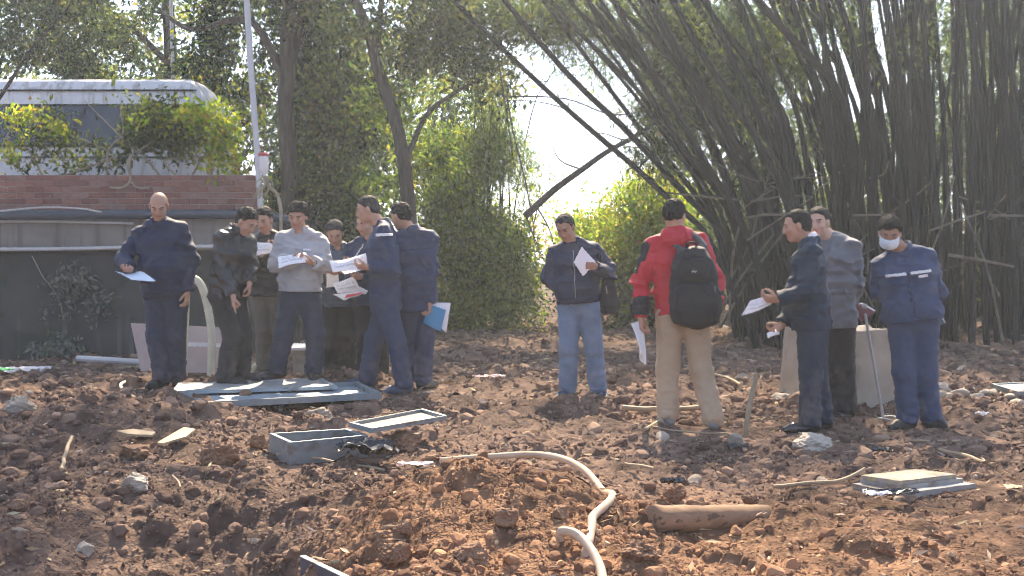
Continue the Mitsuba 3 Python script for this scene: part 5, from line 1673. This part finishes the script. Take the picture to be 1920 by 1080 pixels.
def scrap(name, label, cat_, px, py, wpx, hpx, bsdf, seed, lift=0.02, amp=0.35, parent=None, part=None):
    """a crumpled piece of film lying on the soil"""
    p0 = at(px, py)
    a = wpx / F * p0[1] / 2
    b = max(hpx / F * p0[1] / 2, 0.03)
    n = 18
    u, w = np.meshgrid(np.linspace(-1, 1, n), np.linspace(-1, 1, n))
    q = np.stack([u.ravel(), w.ravel(), 0 * u.ravel()], -1)
    ed = 1 + 0.5 * (meshkit.fbm(np.stack([np.arctan2(w, u).ravel() * 1.2, 0 * u.ravel() + seed, 0 * u.ravel()], -1), 2) - 0.5)
    ridge = 1 - np.abs(2 * meshkit.noise(q * 2.4 + seed * 3.1) - 1)
    r2 = 1 - np.abs(2 * meshkit.noise(q * 5.0 + seed * 1.7) - 1)
    v = np.stack([q[:, 0] * a * ed, q[:, 1] * b * 1.6 * ed, (ridge * 0.7 + r2 * 0.3) * amp * max(a, b) * 1.2], -1)
    v = v @ rot([0, 0, 1], seed * 37).T if abs(a - b) < 0.03 else v
    v = v + p0 + [0, 0, lift]
    i, j = np.meshgrid(np.arange(n - 1), np.arange(n - 1), indexing='ij')
    t = (i * n + j).ravel()
    f = np.vstack([np.stack([t, t + 1, t + n + 1], 1), np.stack([t, t + n + 1, t + n], 1)])
    k = uniq(f'{parent}__{part}') if parent else thing(name, label, cat_)
    scene[k] = mikit.ply((v, f), bsdf, smooth=25)
    return k


scrap('plastic_bag', 'crumpled black plastic bag against the open metal box', 'plastic bag', 688, 878, 96, 60, 'plastic_black', 1, 0.03, .8)
scrap('plastic_bag', 'pink and white plastic scrap beside the black bag', 'plastic scrap', 780, 884, 70, 14, 'plastic_pink', 2, 0.02, .3)
k = scrap('sack', 'torn white and green sack at the left edge of the yard', 'sack', 40, 712, 90, 14, 'plastic_white', 3, 0.05, .3)
scrap('', '', '', 6, 716, 34, 22, 'plastic_green', 4, 0.09, .5, k, 'green_part')
scrap('plastic_bag', 'pinkish plastic bag lying right of the men in navy', 'plastic bag', 912, 722, 60, 12, 'plastic_pink', 5, 0.03, .4)
scrap('plastic_bag', 'black and white plastic film in front of the manhole cover', 'plastic film', 1668, 946, 96, 14, 'plastic_black', 6, 0.03, .35)
scrap('plastic_bag', 'white plastic shred in front of the manhole frame', 'plastic film', 1645, 948, 44, 10, 'plastic_white', 7, 0.05, .4)
scrap('plastic_bag', 'black plastic scrap near the flat pale rock', 'plastic scrap', 1385, 852, 36, 12, 'plastic_black', 8, 0.03, .6)
scrap('plastic_bag', 'small black bag right of the flat pale rock', 'plastic bag', 1655, 862, 30, 12, 'plastic_black', 9, 0.03, .9)
scrap('plastic_bag', 'dark plastic bag near the round clod by the log', 'plastic bag', 1262, 925, 40, 14, 'plastic_black', 10, 0.03, .9)
scrap('paper_scrap', 'white paper scrap right of the man with the face mask', 'paper scrap', 1842, 788, 26, 8, 'plastic_white', 11, 0.03, .6)
scrap('paper_scrap', 'small yellow scrap at the right edge', 'paper scrap', 1900, 926, 32, 6, 'straw', 12, 0.03, .3)
for lab, pts in [('pale splintered piece of wood on the near heap', [(295, 848), (330, 832), (345, 818), (366, 822), (350, 836), (305, 850)]),
                 ('flat pale splinter above the brown cracked rock', [(218, 826), (250, 822), (292, 828), (285, 834), (240, 832)])]:
    q = np.array([g_(x, y, 0.05) for x, y in pts])
    k = thing('wood_splinter', lab, 'splinter')
    scene[k] = mikit.ply(slab(q, 0.014), 'straw', smooth=False)
# boards and slab behind the men
k = thing('board', 'pinkish board leaning on the dark wall behind the bald man', 'board')
put('panel', slab([P(245, 606, 13.4), P(418, 614, 13.2), P(411, 700, 13.0), P(264, 696, 13.1)], 0.0) if False else cat([(np.vstack([[P(245, 606, 13.4), P(418, 614, 13.2), P(411, 700, 12.9), P(264, 696, 13.1)], np.array([P(245, 606, 13.4), P(418, 614, 13.2), P(411, 700, 12.9), P(264, 696, 13.1)]) + [0, .03, 0]]),
     np.array([[0, 3, 2], [0, 2, 1], [4, 5, 6], [4, 6, 7], [0, 1, 5], [0, 5, 4], [1, 2, 6], [1, 6, 5], [2, 3, 7], [2, 7, 6], [3, 0, 4], [3, 4, 7]]))]), 'board_pink', k, smooth=False)
put('white_strip', slab([P(340, 649, 13.02), P(414, 651, 12.98), P(414, 651, 12.94), P(340, 649, 12.98)], 0.045), 'plastic_white', k, smooth=False)
k = thing('white_slab', 'white topped box on the soil behind the man in light grey', 'box')
zs = float(P(600, 655, 12.6)[2])
put('top', slab([P(546, 668, 12.45) * [1, 1, 0] + [0, 0, zs], P(650, 664, 12.45) * [1, 1, 0] + [0, 0, zs], P(646, 652, 13.1) * [1, 1, 0] + [0, 0, zs], P(550, 655, 13.1) * [1, 1, 0] + [0, 0, zs]], 0.03), 'plastic_white', k, smooth=False)
put('side', slab([P(549, 668, 12.5) * [1, 1, 0], P(648, 664, 12.5) * [1, 1, 0], P(644, 652, 13.0) * [1, 1, 0], P(552, 655, 13.0) * [1, 1, 0]], zs - 0.003), 'old_concrete', k, smooth=False)
# white capped tube on a bent twig beside the pole
k = thing('capped_tube', 'white plastic bottle with a red cap upside down on a bent stick by the pole', 'bottle')
mat('cap_red', (0.35, 0.06, 0.06), 0.5)
put('tube', tube([P(496, 330, 14.6), P(496, 326, 14.6), P(495, 318, 14.6), P(494.5, 298, 14.6), P(494, 292, 14.6)], [0.02, 0.03, 0.058, 0.06, 0.05], 14), 'plastic_white', k, smooth=40)
put('cap', tube([P(494, 292.5, 14.6), P(494, 288, 14.6), P(494, 286, 14.6)], [0.064, 0.064, 0.05], 14), 'cap_red', k, smooth=40)
put('stick', tube(spline([P(497, 330, 14.6), P(505, 350, 14.6), P(519, 364, 14.6), P(525, 385, 14.6), P(527, 430, 14.6), P(528, 660, 14.6)], 30), 0.024, 7), 'dead_cane', k, smooth=True)
for i in range(7):
    a = P(497 + rng.uniform(-6, 6), 330, 14.6)
    put('wire', tube(spline([a, a + [rng.uniform(-.1, .1), -.05, -.12], a + [rng.uniform(-.14, .1), -.03, -.28]], 8), 0.008, 5), 'dead_cane', k, smooth=True)

# ------------------------------------------------------------------ white van on the raised yard
VY = 17.0
mat('van_white', mikit.proc(lambda p, n, uv: mix(mix((0.48, 0.49, 0.50), (0.63, 0.64, 0.65), fbm(p.x * 3, p.y * 3, p.z * 3, 3)), mi.Color3f(0.26, 0.24, 0.21), 0.6 * smoothstep(0.5, 0.75, fbm(p.x * 17, p.y * 17, p.z * 1.3, 3)))), 0.35, spec=0.5, clearcoat=0.4)
mat('van_glass', (0.012, 0.016, 0.024), 0.08, spec=0.8)
mat('rubber', (0.015, 0.015, 0.015), 0.8)
mat('lamp_red', (0.35, 0.02, 0.02), 0.2, spec=0.7)
vk = thing('van', 'old white van parked behind the brick parapet', 'van')
zg = 1.95
xr, xf = P(392, 200, VY)[0], -9.35
secs = []
xs_ = np.concatenate([np.linspace(xr, xr - .5, 9), np.linspace(xr - .8, xf + .6, 6), np.linspace(xf + .5, xf, 5)])
for x in xs_:
    back = np.clip((xr - x) / 0.42, 0, 1)
    front = np.clip((x - xf) / 0.9, 0, 1)
    top = 2.02 - 0.62 * (1 - back) ** 2.2 - 0.75 * (1 - front) ** 2
    kk = 0.98 if x < xr - .01 else 0.9
    pr = [(0, .32), (0.0, .75), (0.02, .98), (0.05, 1.12), (0.115, 1.58), (0.15, 1.80), (0.22, 1.94), (0.40, 2.00), (0.85, 2.02), (1.30, 2.0), (1.48, 1.94), (1.55, 1.80), (1.585, 1.58), (1.65, 1.12), (1.68, .98), (1.70, .75), (1.70, .32)]
    sec = []
    for (y, z) in pr:
        z = min(z, 1.0 + (z - 1.0) * (top - 1.0) / 1.02) if z > 1 else z
        yy = 0.85 + (y - 0.85) * kk
        sec.append([x, VY + yy, zg + z])
    secs.append(sec)
secs = np.array(secs)
n, m_ = secs.shape[:2]
v = secs.reshape(-1, 3)
i, j = np.meshgrid(np.arange(n - 1), np.arange(m_), indexing='ij')
a, b_ = (i * m_ + j).ravel(), (i * m_ + (j + 1) % m_).ravel()
f = np.vstack([np.stack([a, b_, b_ + m_], 1), np.stack([a, b_ + m_, a + m_], 1)])
for s0 in (0, (n - 1) * m_):
    f = np.vstack([f, np.stack([np.full(m_ - 2, s0), s0 + np.arange(1, m_ - 1), s0 + np.arange(2, m_)], 1)])
tm = trimesh.Trimesh(v, f, process=False)
tm.fix_normals()
put('body', vf(tm), 'van_white', vk, smooth=35)
yo = lambda z: VY + np.interp(z, [.32, .75, .98, 1.12, 1.58, 1.8], [0, 0, .02, .05, .115, .15])


def side_panel(x0, x1, z0, z1, out, t=0.01):
    q = np.array([[x0, yo(z0) - out, zg + z0], [x1, yo(z0) - out, zg + z0], [x1, yo(z1) - out, zg + z1], [x0, yo(z1) - out, zg + z1]])
    vv = np.vstack([q, q + [0, t, 0]])
    return vv, np.array([[0, 1, 2], [0, 2, 3], [4, 6, 5], [4, 7, 6], [0, 5, 1], [0, 4, 5], [1, 5, 6], [1, 6, 2], [2, 6, 7], [2, 7, 3], [3, 7, 4], [3, 4, 0]])


for x0, x1 in ((xr - .10 - 1.12, xr - .14), (xr - 2.42, xr - 1.30), (xr - 3.6, xr - 2.5), (xr - 4.4, xr - 3.7)):
    wk = put('window', side_panel(x0, x1, .99, 1.57, .012), 'van_glass', vk, smooth=False)
    for a_, b2_, c_, d_ in ((x0 - .02, x1 + .02, 1.565, 1.595), (x0 - .02, x1 + .02, .965, .995), (x0 - .022, x0 + .008, .99, 1.57), (x1 - .008, x1 + .022, .99, 1.57)):
        put('seal', side_panel(a_, b2_, c_, d_, .017, .012), 'rubber', wk, smooth=False)
put('rain_gutter', side_panel(xr - 4.2, xr - .22, 1.79, 1.815, .016, .02), 'rubber', vk, smooth=False)
put('trim_line', side_panel(xr - 4.9, xr - .03, .80, .825, .008), 'pipe_grey', vk, smooth=False)
put('door_seam', side_panel(xr - 1.27, xr - 1.255, .40, 1.60, .005), 'rubber', vk, smooth=False)
put('taillight', tube([[xr + .0, VY + .10, zg + .62], [xr + .0, VY + .10, zg + .95]], .055, 8), 'lamp_red', vk, smooth=40)
put('taillight', tube([[xr + .0, VY + 1.6, zg + .62], [xr + .0, VY + 1.6, zg + .95]], .055, 8), 'lamp_red', vk, smooth=40)
for x in (xr - .95, xr - 3.6):
    for y in (VY + .1, VY + 1.6):
        w_ = put('wheel', tube([[x, y - .09, zg + .26], [x, y - .085, zg + .26], [x, y + .085, zg + .26], [x, y + .09, zg + .26]], [.25, .27, .27, .25], 24), 'rubber', vk, smooth=40)
        put('rim', tube([[x, y - .10, zg + .26], [x, y + .10, zg + .26]], .16, 20), 'galvanised', w_, smooth=40)
wp = thing('wall_plant', 'withered greyish creeper hanging on the dark retaining wall', 'plant')
put('stem', tube(spline([P(60, 480, 15.36), P(90, 530, 15.36), P(120, 520, 15.36), P(185, 540, 15.36)], 20), .008, 5), 'dead_cane', wp, smooth=True)
put('stem', tube(spline([P(90, 530, 15.36), P(110, 560, 15.36), P(120, 600, 15.36)], 14), .007, 5), 'dead_cane', wp, smooth=True)
foliage(wp, 'leaves', [pb(135, 525, 15.33, 50, 22, .05, 150), pb(110, 565, 15.33, 36, 25, .05, 60), pb(190, 575, 15.33, 20, 20, .05, 60), pb(110, 655, 15.2, 60, 14, .15, 260)], .08, .03, ([(0.28, 0.29, 0.24), (0.38, 0.38, 0.33), (0.14, 0.19, 0.12)], [3, 3, 2]), 66, twig=10, spread=.12)
# climbing plants on the parapet
vn = thing('climbing_plant', 'leggy climbing plant growing over the parapet in front of the van', 'plant')
rv = np.random.default_rng(8)
for i, pts in enumerate([[(120, 330), (200, 300), (215, 290), (140, 255), (60, 225)], [(250, 345), (240, 300), (280, 270), (320, 240)], [(330, 330), (310, 300), (390, 290), (400, 240), (385, 205)],
                         [(200, 330), (205, 280), (230, 250), (225, 200)], [(80, 330), (65, 300), (45, 270), (10, 215)], [(360, 330), (385, 290), (420, 275), (440, 240)], [(300, 330), (275, 300), (240, 270), (160, 190)]]):
    put('stem', tube(spline([P(x, y, 15.75 - .1 * np.sin(i)) for x, y in pts], 24), np.linspace(.018, .006, 24), 6), 'dead_cane', vn, smooth=True)
pal_v = ([(0.06, 0.09, 0.025), (0.10, 0.13, 0.03), (0.17, 0.18, 0.04)], [5, 4, 1])
foliage(vn, 'leaves', [pb(190, 245, 15.9, 180, 34, .25, 2100), pb(260, 225, 15.9, 80, 45, .25, 1100), pb(110, 240, 15.9, 60, 40, .2, 300), pb(340, 250, 15.8, 90, 44, .2, 900), pb(120, 300, 15.8, 120, 26, .15, 320), pb(200, 190, 15.9, 40, 20, .1, 60)], .085, .04, pal_v, 61, twig=12, spread=.16)
vn2 = thing('climbing_plant', 'yellow leaved shoots glowing at the right end of the parapet', 'plant')
put('stem', tube(spline([P(395, 335, 15.6), P(405, 280, 15.6), P(390, 230, 15.6), P(340, 215, 15.6), P(270, 210, 15.6)], 20), np.linspace(.016, .005, 20), 6), 'dead_cane', vn2, smooth=True)
foliage(vn2, 'leaves', [pb(395, 225, 15.6, 45, 26, .2, 360), pb(422, 280, 15.6, 32, 55, .2, 430), pb(300, 217, 15.6, 40, 10, .1, 90), pb(350, 215, 15.6, 30, 22, .1, 110)], .085, .04, YELLOW, 62, twig=10, spread=.13)
vn3 = thing('climbing_plant', 'yellow leaved shoots at the left edge in front of the van window', 'plant')
put('stem', tube(spline([P(-10, 330, 15.6), P(5, 270, 15.6), P(40, 225, 15.6), P(95, 235, 15.6)], 16), np.linspace(.014, .005, 16), 6), 'dead_cane', vn3, smooth=True)
foliage(vn3, 'leaves', [pb(30, 220, 15.6, 40, 18, .1, 130), pb(98, 238, 15.6, 24, 18, .1, 100), pb(20, 280, 15.6, 30, 16, .1, 60)], .085, .04, YELLOW, 63, twig=10, spread=.12)
rk = thing('climbing_plant', 'bare pale root curling down the brick parapet', 'root')
put('root', tube(spline([P(246, 290, 15.3), P(242, 312, 15.3), P(244, 340, 15.3), P(228, 352, 15.32), P(205, 352, 15.32)], 24), .018, 6), 'dead_cane', rk, smooth=True)
put('root', tube(spline([P(244, 340, 15.3), P(258, 352, 15.32), P(280, 353, 15.32)], 14), .014, 6), 'dead_cane', rk, smooth=True)

# ------------------------------------------------------------------ loose clods and litter on the soil
def scatter(n, r, dmin=3.6, dmax=24.0):
    """ground points thinning out with distance"""
    D = np.exp(r.uniform(math.log(dmin), math.log(dmax), n))
    x = r.uniform(-1, 1, n) * (0.50 * D + 0.8)
    keep = ~((x < -3.3) & (D > 15.3))
    return x[keep], D[keep]


def build_clods():
    r = np.random.default_rng(21)
    protos = []
    for s in range(10):
        v, f = rock_mesh(1.0, 500 + s, 1, 0.7, 0.8)
        protos.append((v, f))
    ico = trimesh.creation.icosahedron()
    small = []
    for s in range(8):
        v = np.array(ico.vertices)
        rr = np.random.default_rng(900 + s)
        v = v * rr.uniform(0.65, 1.2, (12, 1)) * rr.uniform(0.7, 1.1, 3)
        small.append((v, np.array(ico.faces)))
    ov, of = np.array([[1, 0, 0], [-1, 0, 0], [0, 1, 0], [0, -1, 0], [0, 0, 1], [0, 0, -1.0]]), np.array([[0, 2, 4], [2, 1, 4], [1, 3, 4], [3, 0, 4], [2, 0, 5], [1, 2, 5], [3, 1, 5], [0, 3, 5]])
    crumbs = []
    for s in range(8):
        rr = np.random.default_rng(950 + s)
        crumbs.append(((ov + rr.normal(size=(6, 3)) * .16) * rr.uniform(.7, 1.2, 3), of))
    out, cols = [], []
    TONES = [(0.098, 0.065, 0.051), (0.15, 0.10, 0.076), (0.21, 0.141, 0.104), (0.26, 0.18, 0.13), (0.33, 0.28, 0.225)]
    for count, pr, lo, hi in ((7500, protos, 0.018, 0.072), (30000, small, 0.010, 0.036), (95000, crumbs, 0.005, 0.017)):
        x, y = scatter(count, r)
        dens = meshkit.fbm(np.stack([x * 0.9, y * 0.9, 0 * x], -1) + 3, 3)
        keep = r.random(len(x)) < np.clip((dens - 0.2) * 2.6, 0.3, 1)
        x, y = x[keep], y[keep]
        ok = np.ones(len(x), bool)
        for fx, fy, fr in FLAT:
            ok &= np.hypot(x - fx, y - fy) > fr + 0.02
        pit = np.exp(-((x + 1.5) / .75) ** 2 - ((y - 5.2) / .9) ** 2)
        ok &= r.random(len(x)) > pit * .75
        x, y = x[ok], y[ok]
        z = ground_smooth(x, y) + clods(x, y)
        s = lo + (hi - lo) * r.random(len(x)) ** 2.0
        s = s * np.clip(y / 8, 0.7, 2.0)
        a = r.uniform(0, 2 * np.pi, len(x))
        pick = r.integers(len(pr), size=len(x))
        for k in range(len(pr)):
            m = pick == k
            if not m.any():
                continue
            V = pr[k][0]
            c, sn = np.cos(a[m]), np.sin(a[m])
            X = V[None, :, 0] * c[:, None] - V[None, :, 1] * sn[:, None]
            Y = V[None, :, 0] * sn[:, None] + V[None, :, 1] * c[:, None]
            Z = np.repeat(V[None, :, 2], m.sum(), 0)
            q = np.stack([X, Y, Z], -1) * s[m][:, None, None] + np.stack([x[m], y[m], z[m] - s[m] * 0.05], -1)[:, None]
            f = pr[k][1][None] + (np.arange(m.sum()) * len(V))[:, None, None]
            out.append((q.reshape(-1, 3), f.reshape(-1, 3)))
            t = r.choice(len(TONES), m.sum(), p=[.27, .38, .24, .095, .015])
            cols.append(np.repeat(np.array(TONES)[t] * r.uniform(.8, 1.2, (m.sum(), 1)) * (1 + (np.clip((x[m] + 1.2) / .6, 0, 1) * np.exp(-(np.maximum(x[m] - .4, 0) / 3.2) ** 2 - ((y[m] - 5.2) / 1.15) ** 2))[:, None] * np.array([[.50, .25, -.02]])), len(V), 0))  # same painted orange sunlight tints the clods on the mound
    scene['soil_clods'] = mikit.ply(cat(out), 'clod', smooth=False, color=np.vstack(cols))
    tag('soil_clods', 'loose clods of red-brown earth all over the yard', 'soil', kind='stuff')


def build_litter():
    r = np.random.default_rng(33)
    x, y = scatter(5200, r, 4.0, 22)
    z = ground_smooth(x, y) + clods(x, y) + 0.012
    a = r.uniform(0, np.pi, len(x))
    d = np.stack([np.cos(a), np.sin(a), r.normal(0, .18, len(x))], -1)
    L = r.uniform(0.03, 0.12, len(x)) * np.clip(y / 8, .8, 1.6)
    v, f = leaf_mesh(np.stack([x, y, z], -1), d, L, L * r.uniform(.08, .3, len(x)), r, .1)
    c = leaf_colors(len(x), r, [(0.38, 0.29, 0.19), (0.26, 0.17, 0.10), (0.50, 0.42, 0.30), (0.16, 0.10, 0.06)], [4, 4, 1.5, 3])
    scene['dry_litter'] = mikit.ply((v, f), 'dry_leaf', smooth=False, color=c)
    tag('dry_litter', 'dry bamboo leaves and straw bits strewn over the soil', 'litter', kind='stuff')


mat('clod', VC, 0.95, spec=0.15, two=False)
mat('dry_leaf', VC, 0.8, spec=0.2)
build_clods()
build_litter()

build_ground()

# ------------------------------------------------------------------ air
scene['haze'] = {'type': 'cube', 'to_world': T().translate([0, 300, 12.5]).scale([700, 400, 17.5]), 'bsdf': {'type': 'null'}, 'interior': {'type': 'ref', 'id': 'air'}}  # haze volume that also stands in for the veil of lens glare
tag('haze', 'thin haze in the backlit air, also standing in for lens glare', kind='stuff')
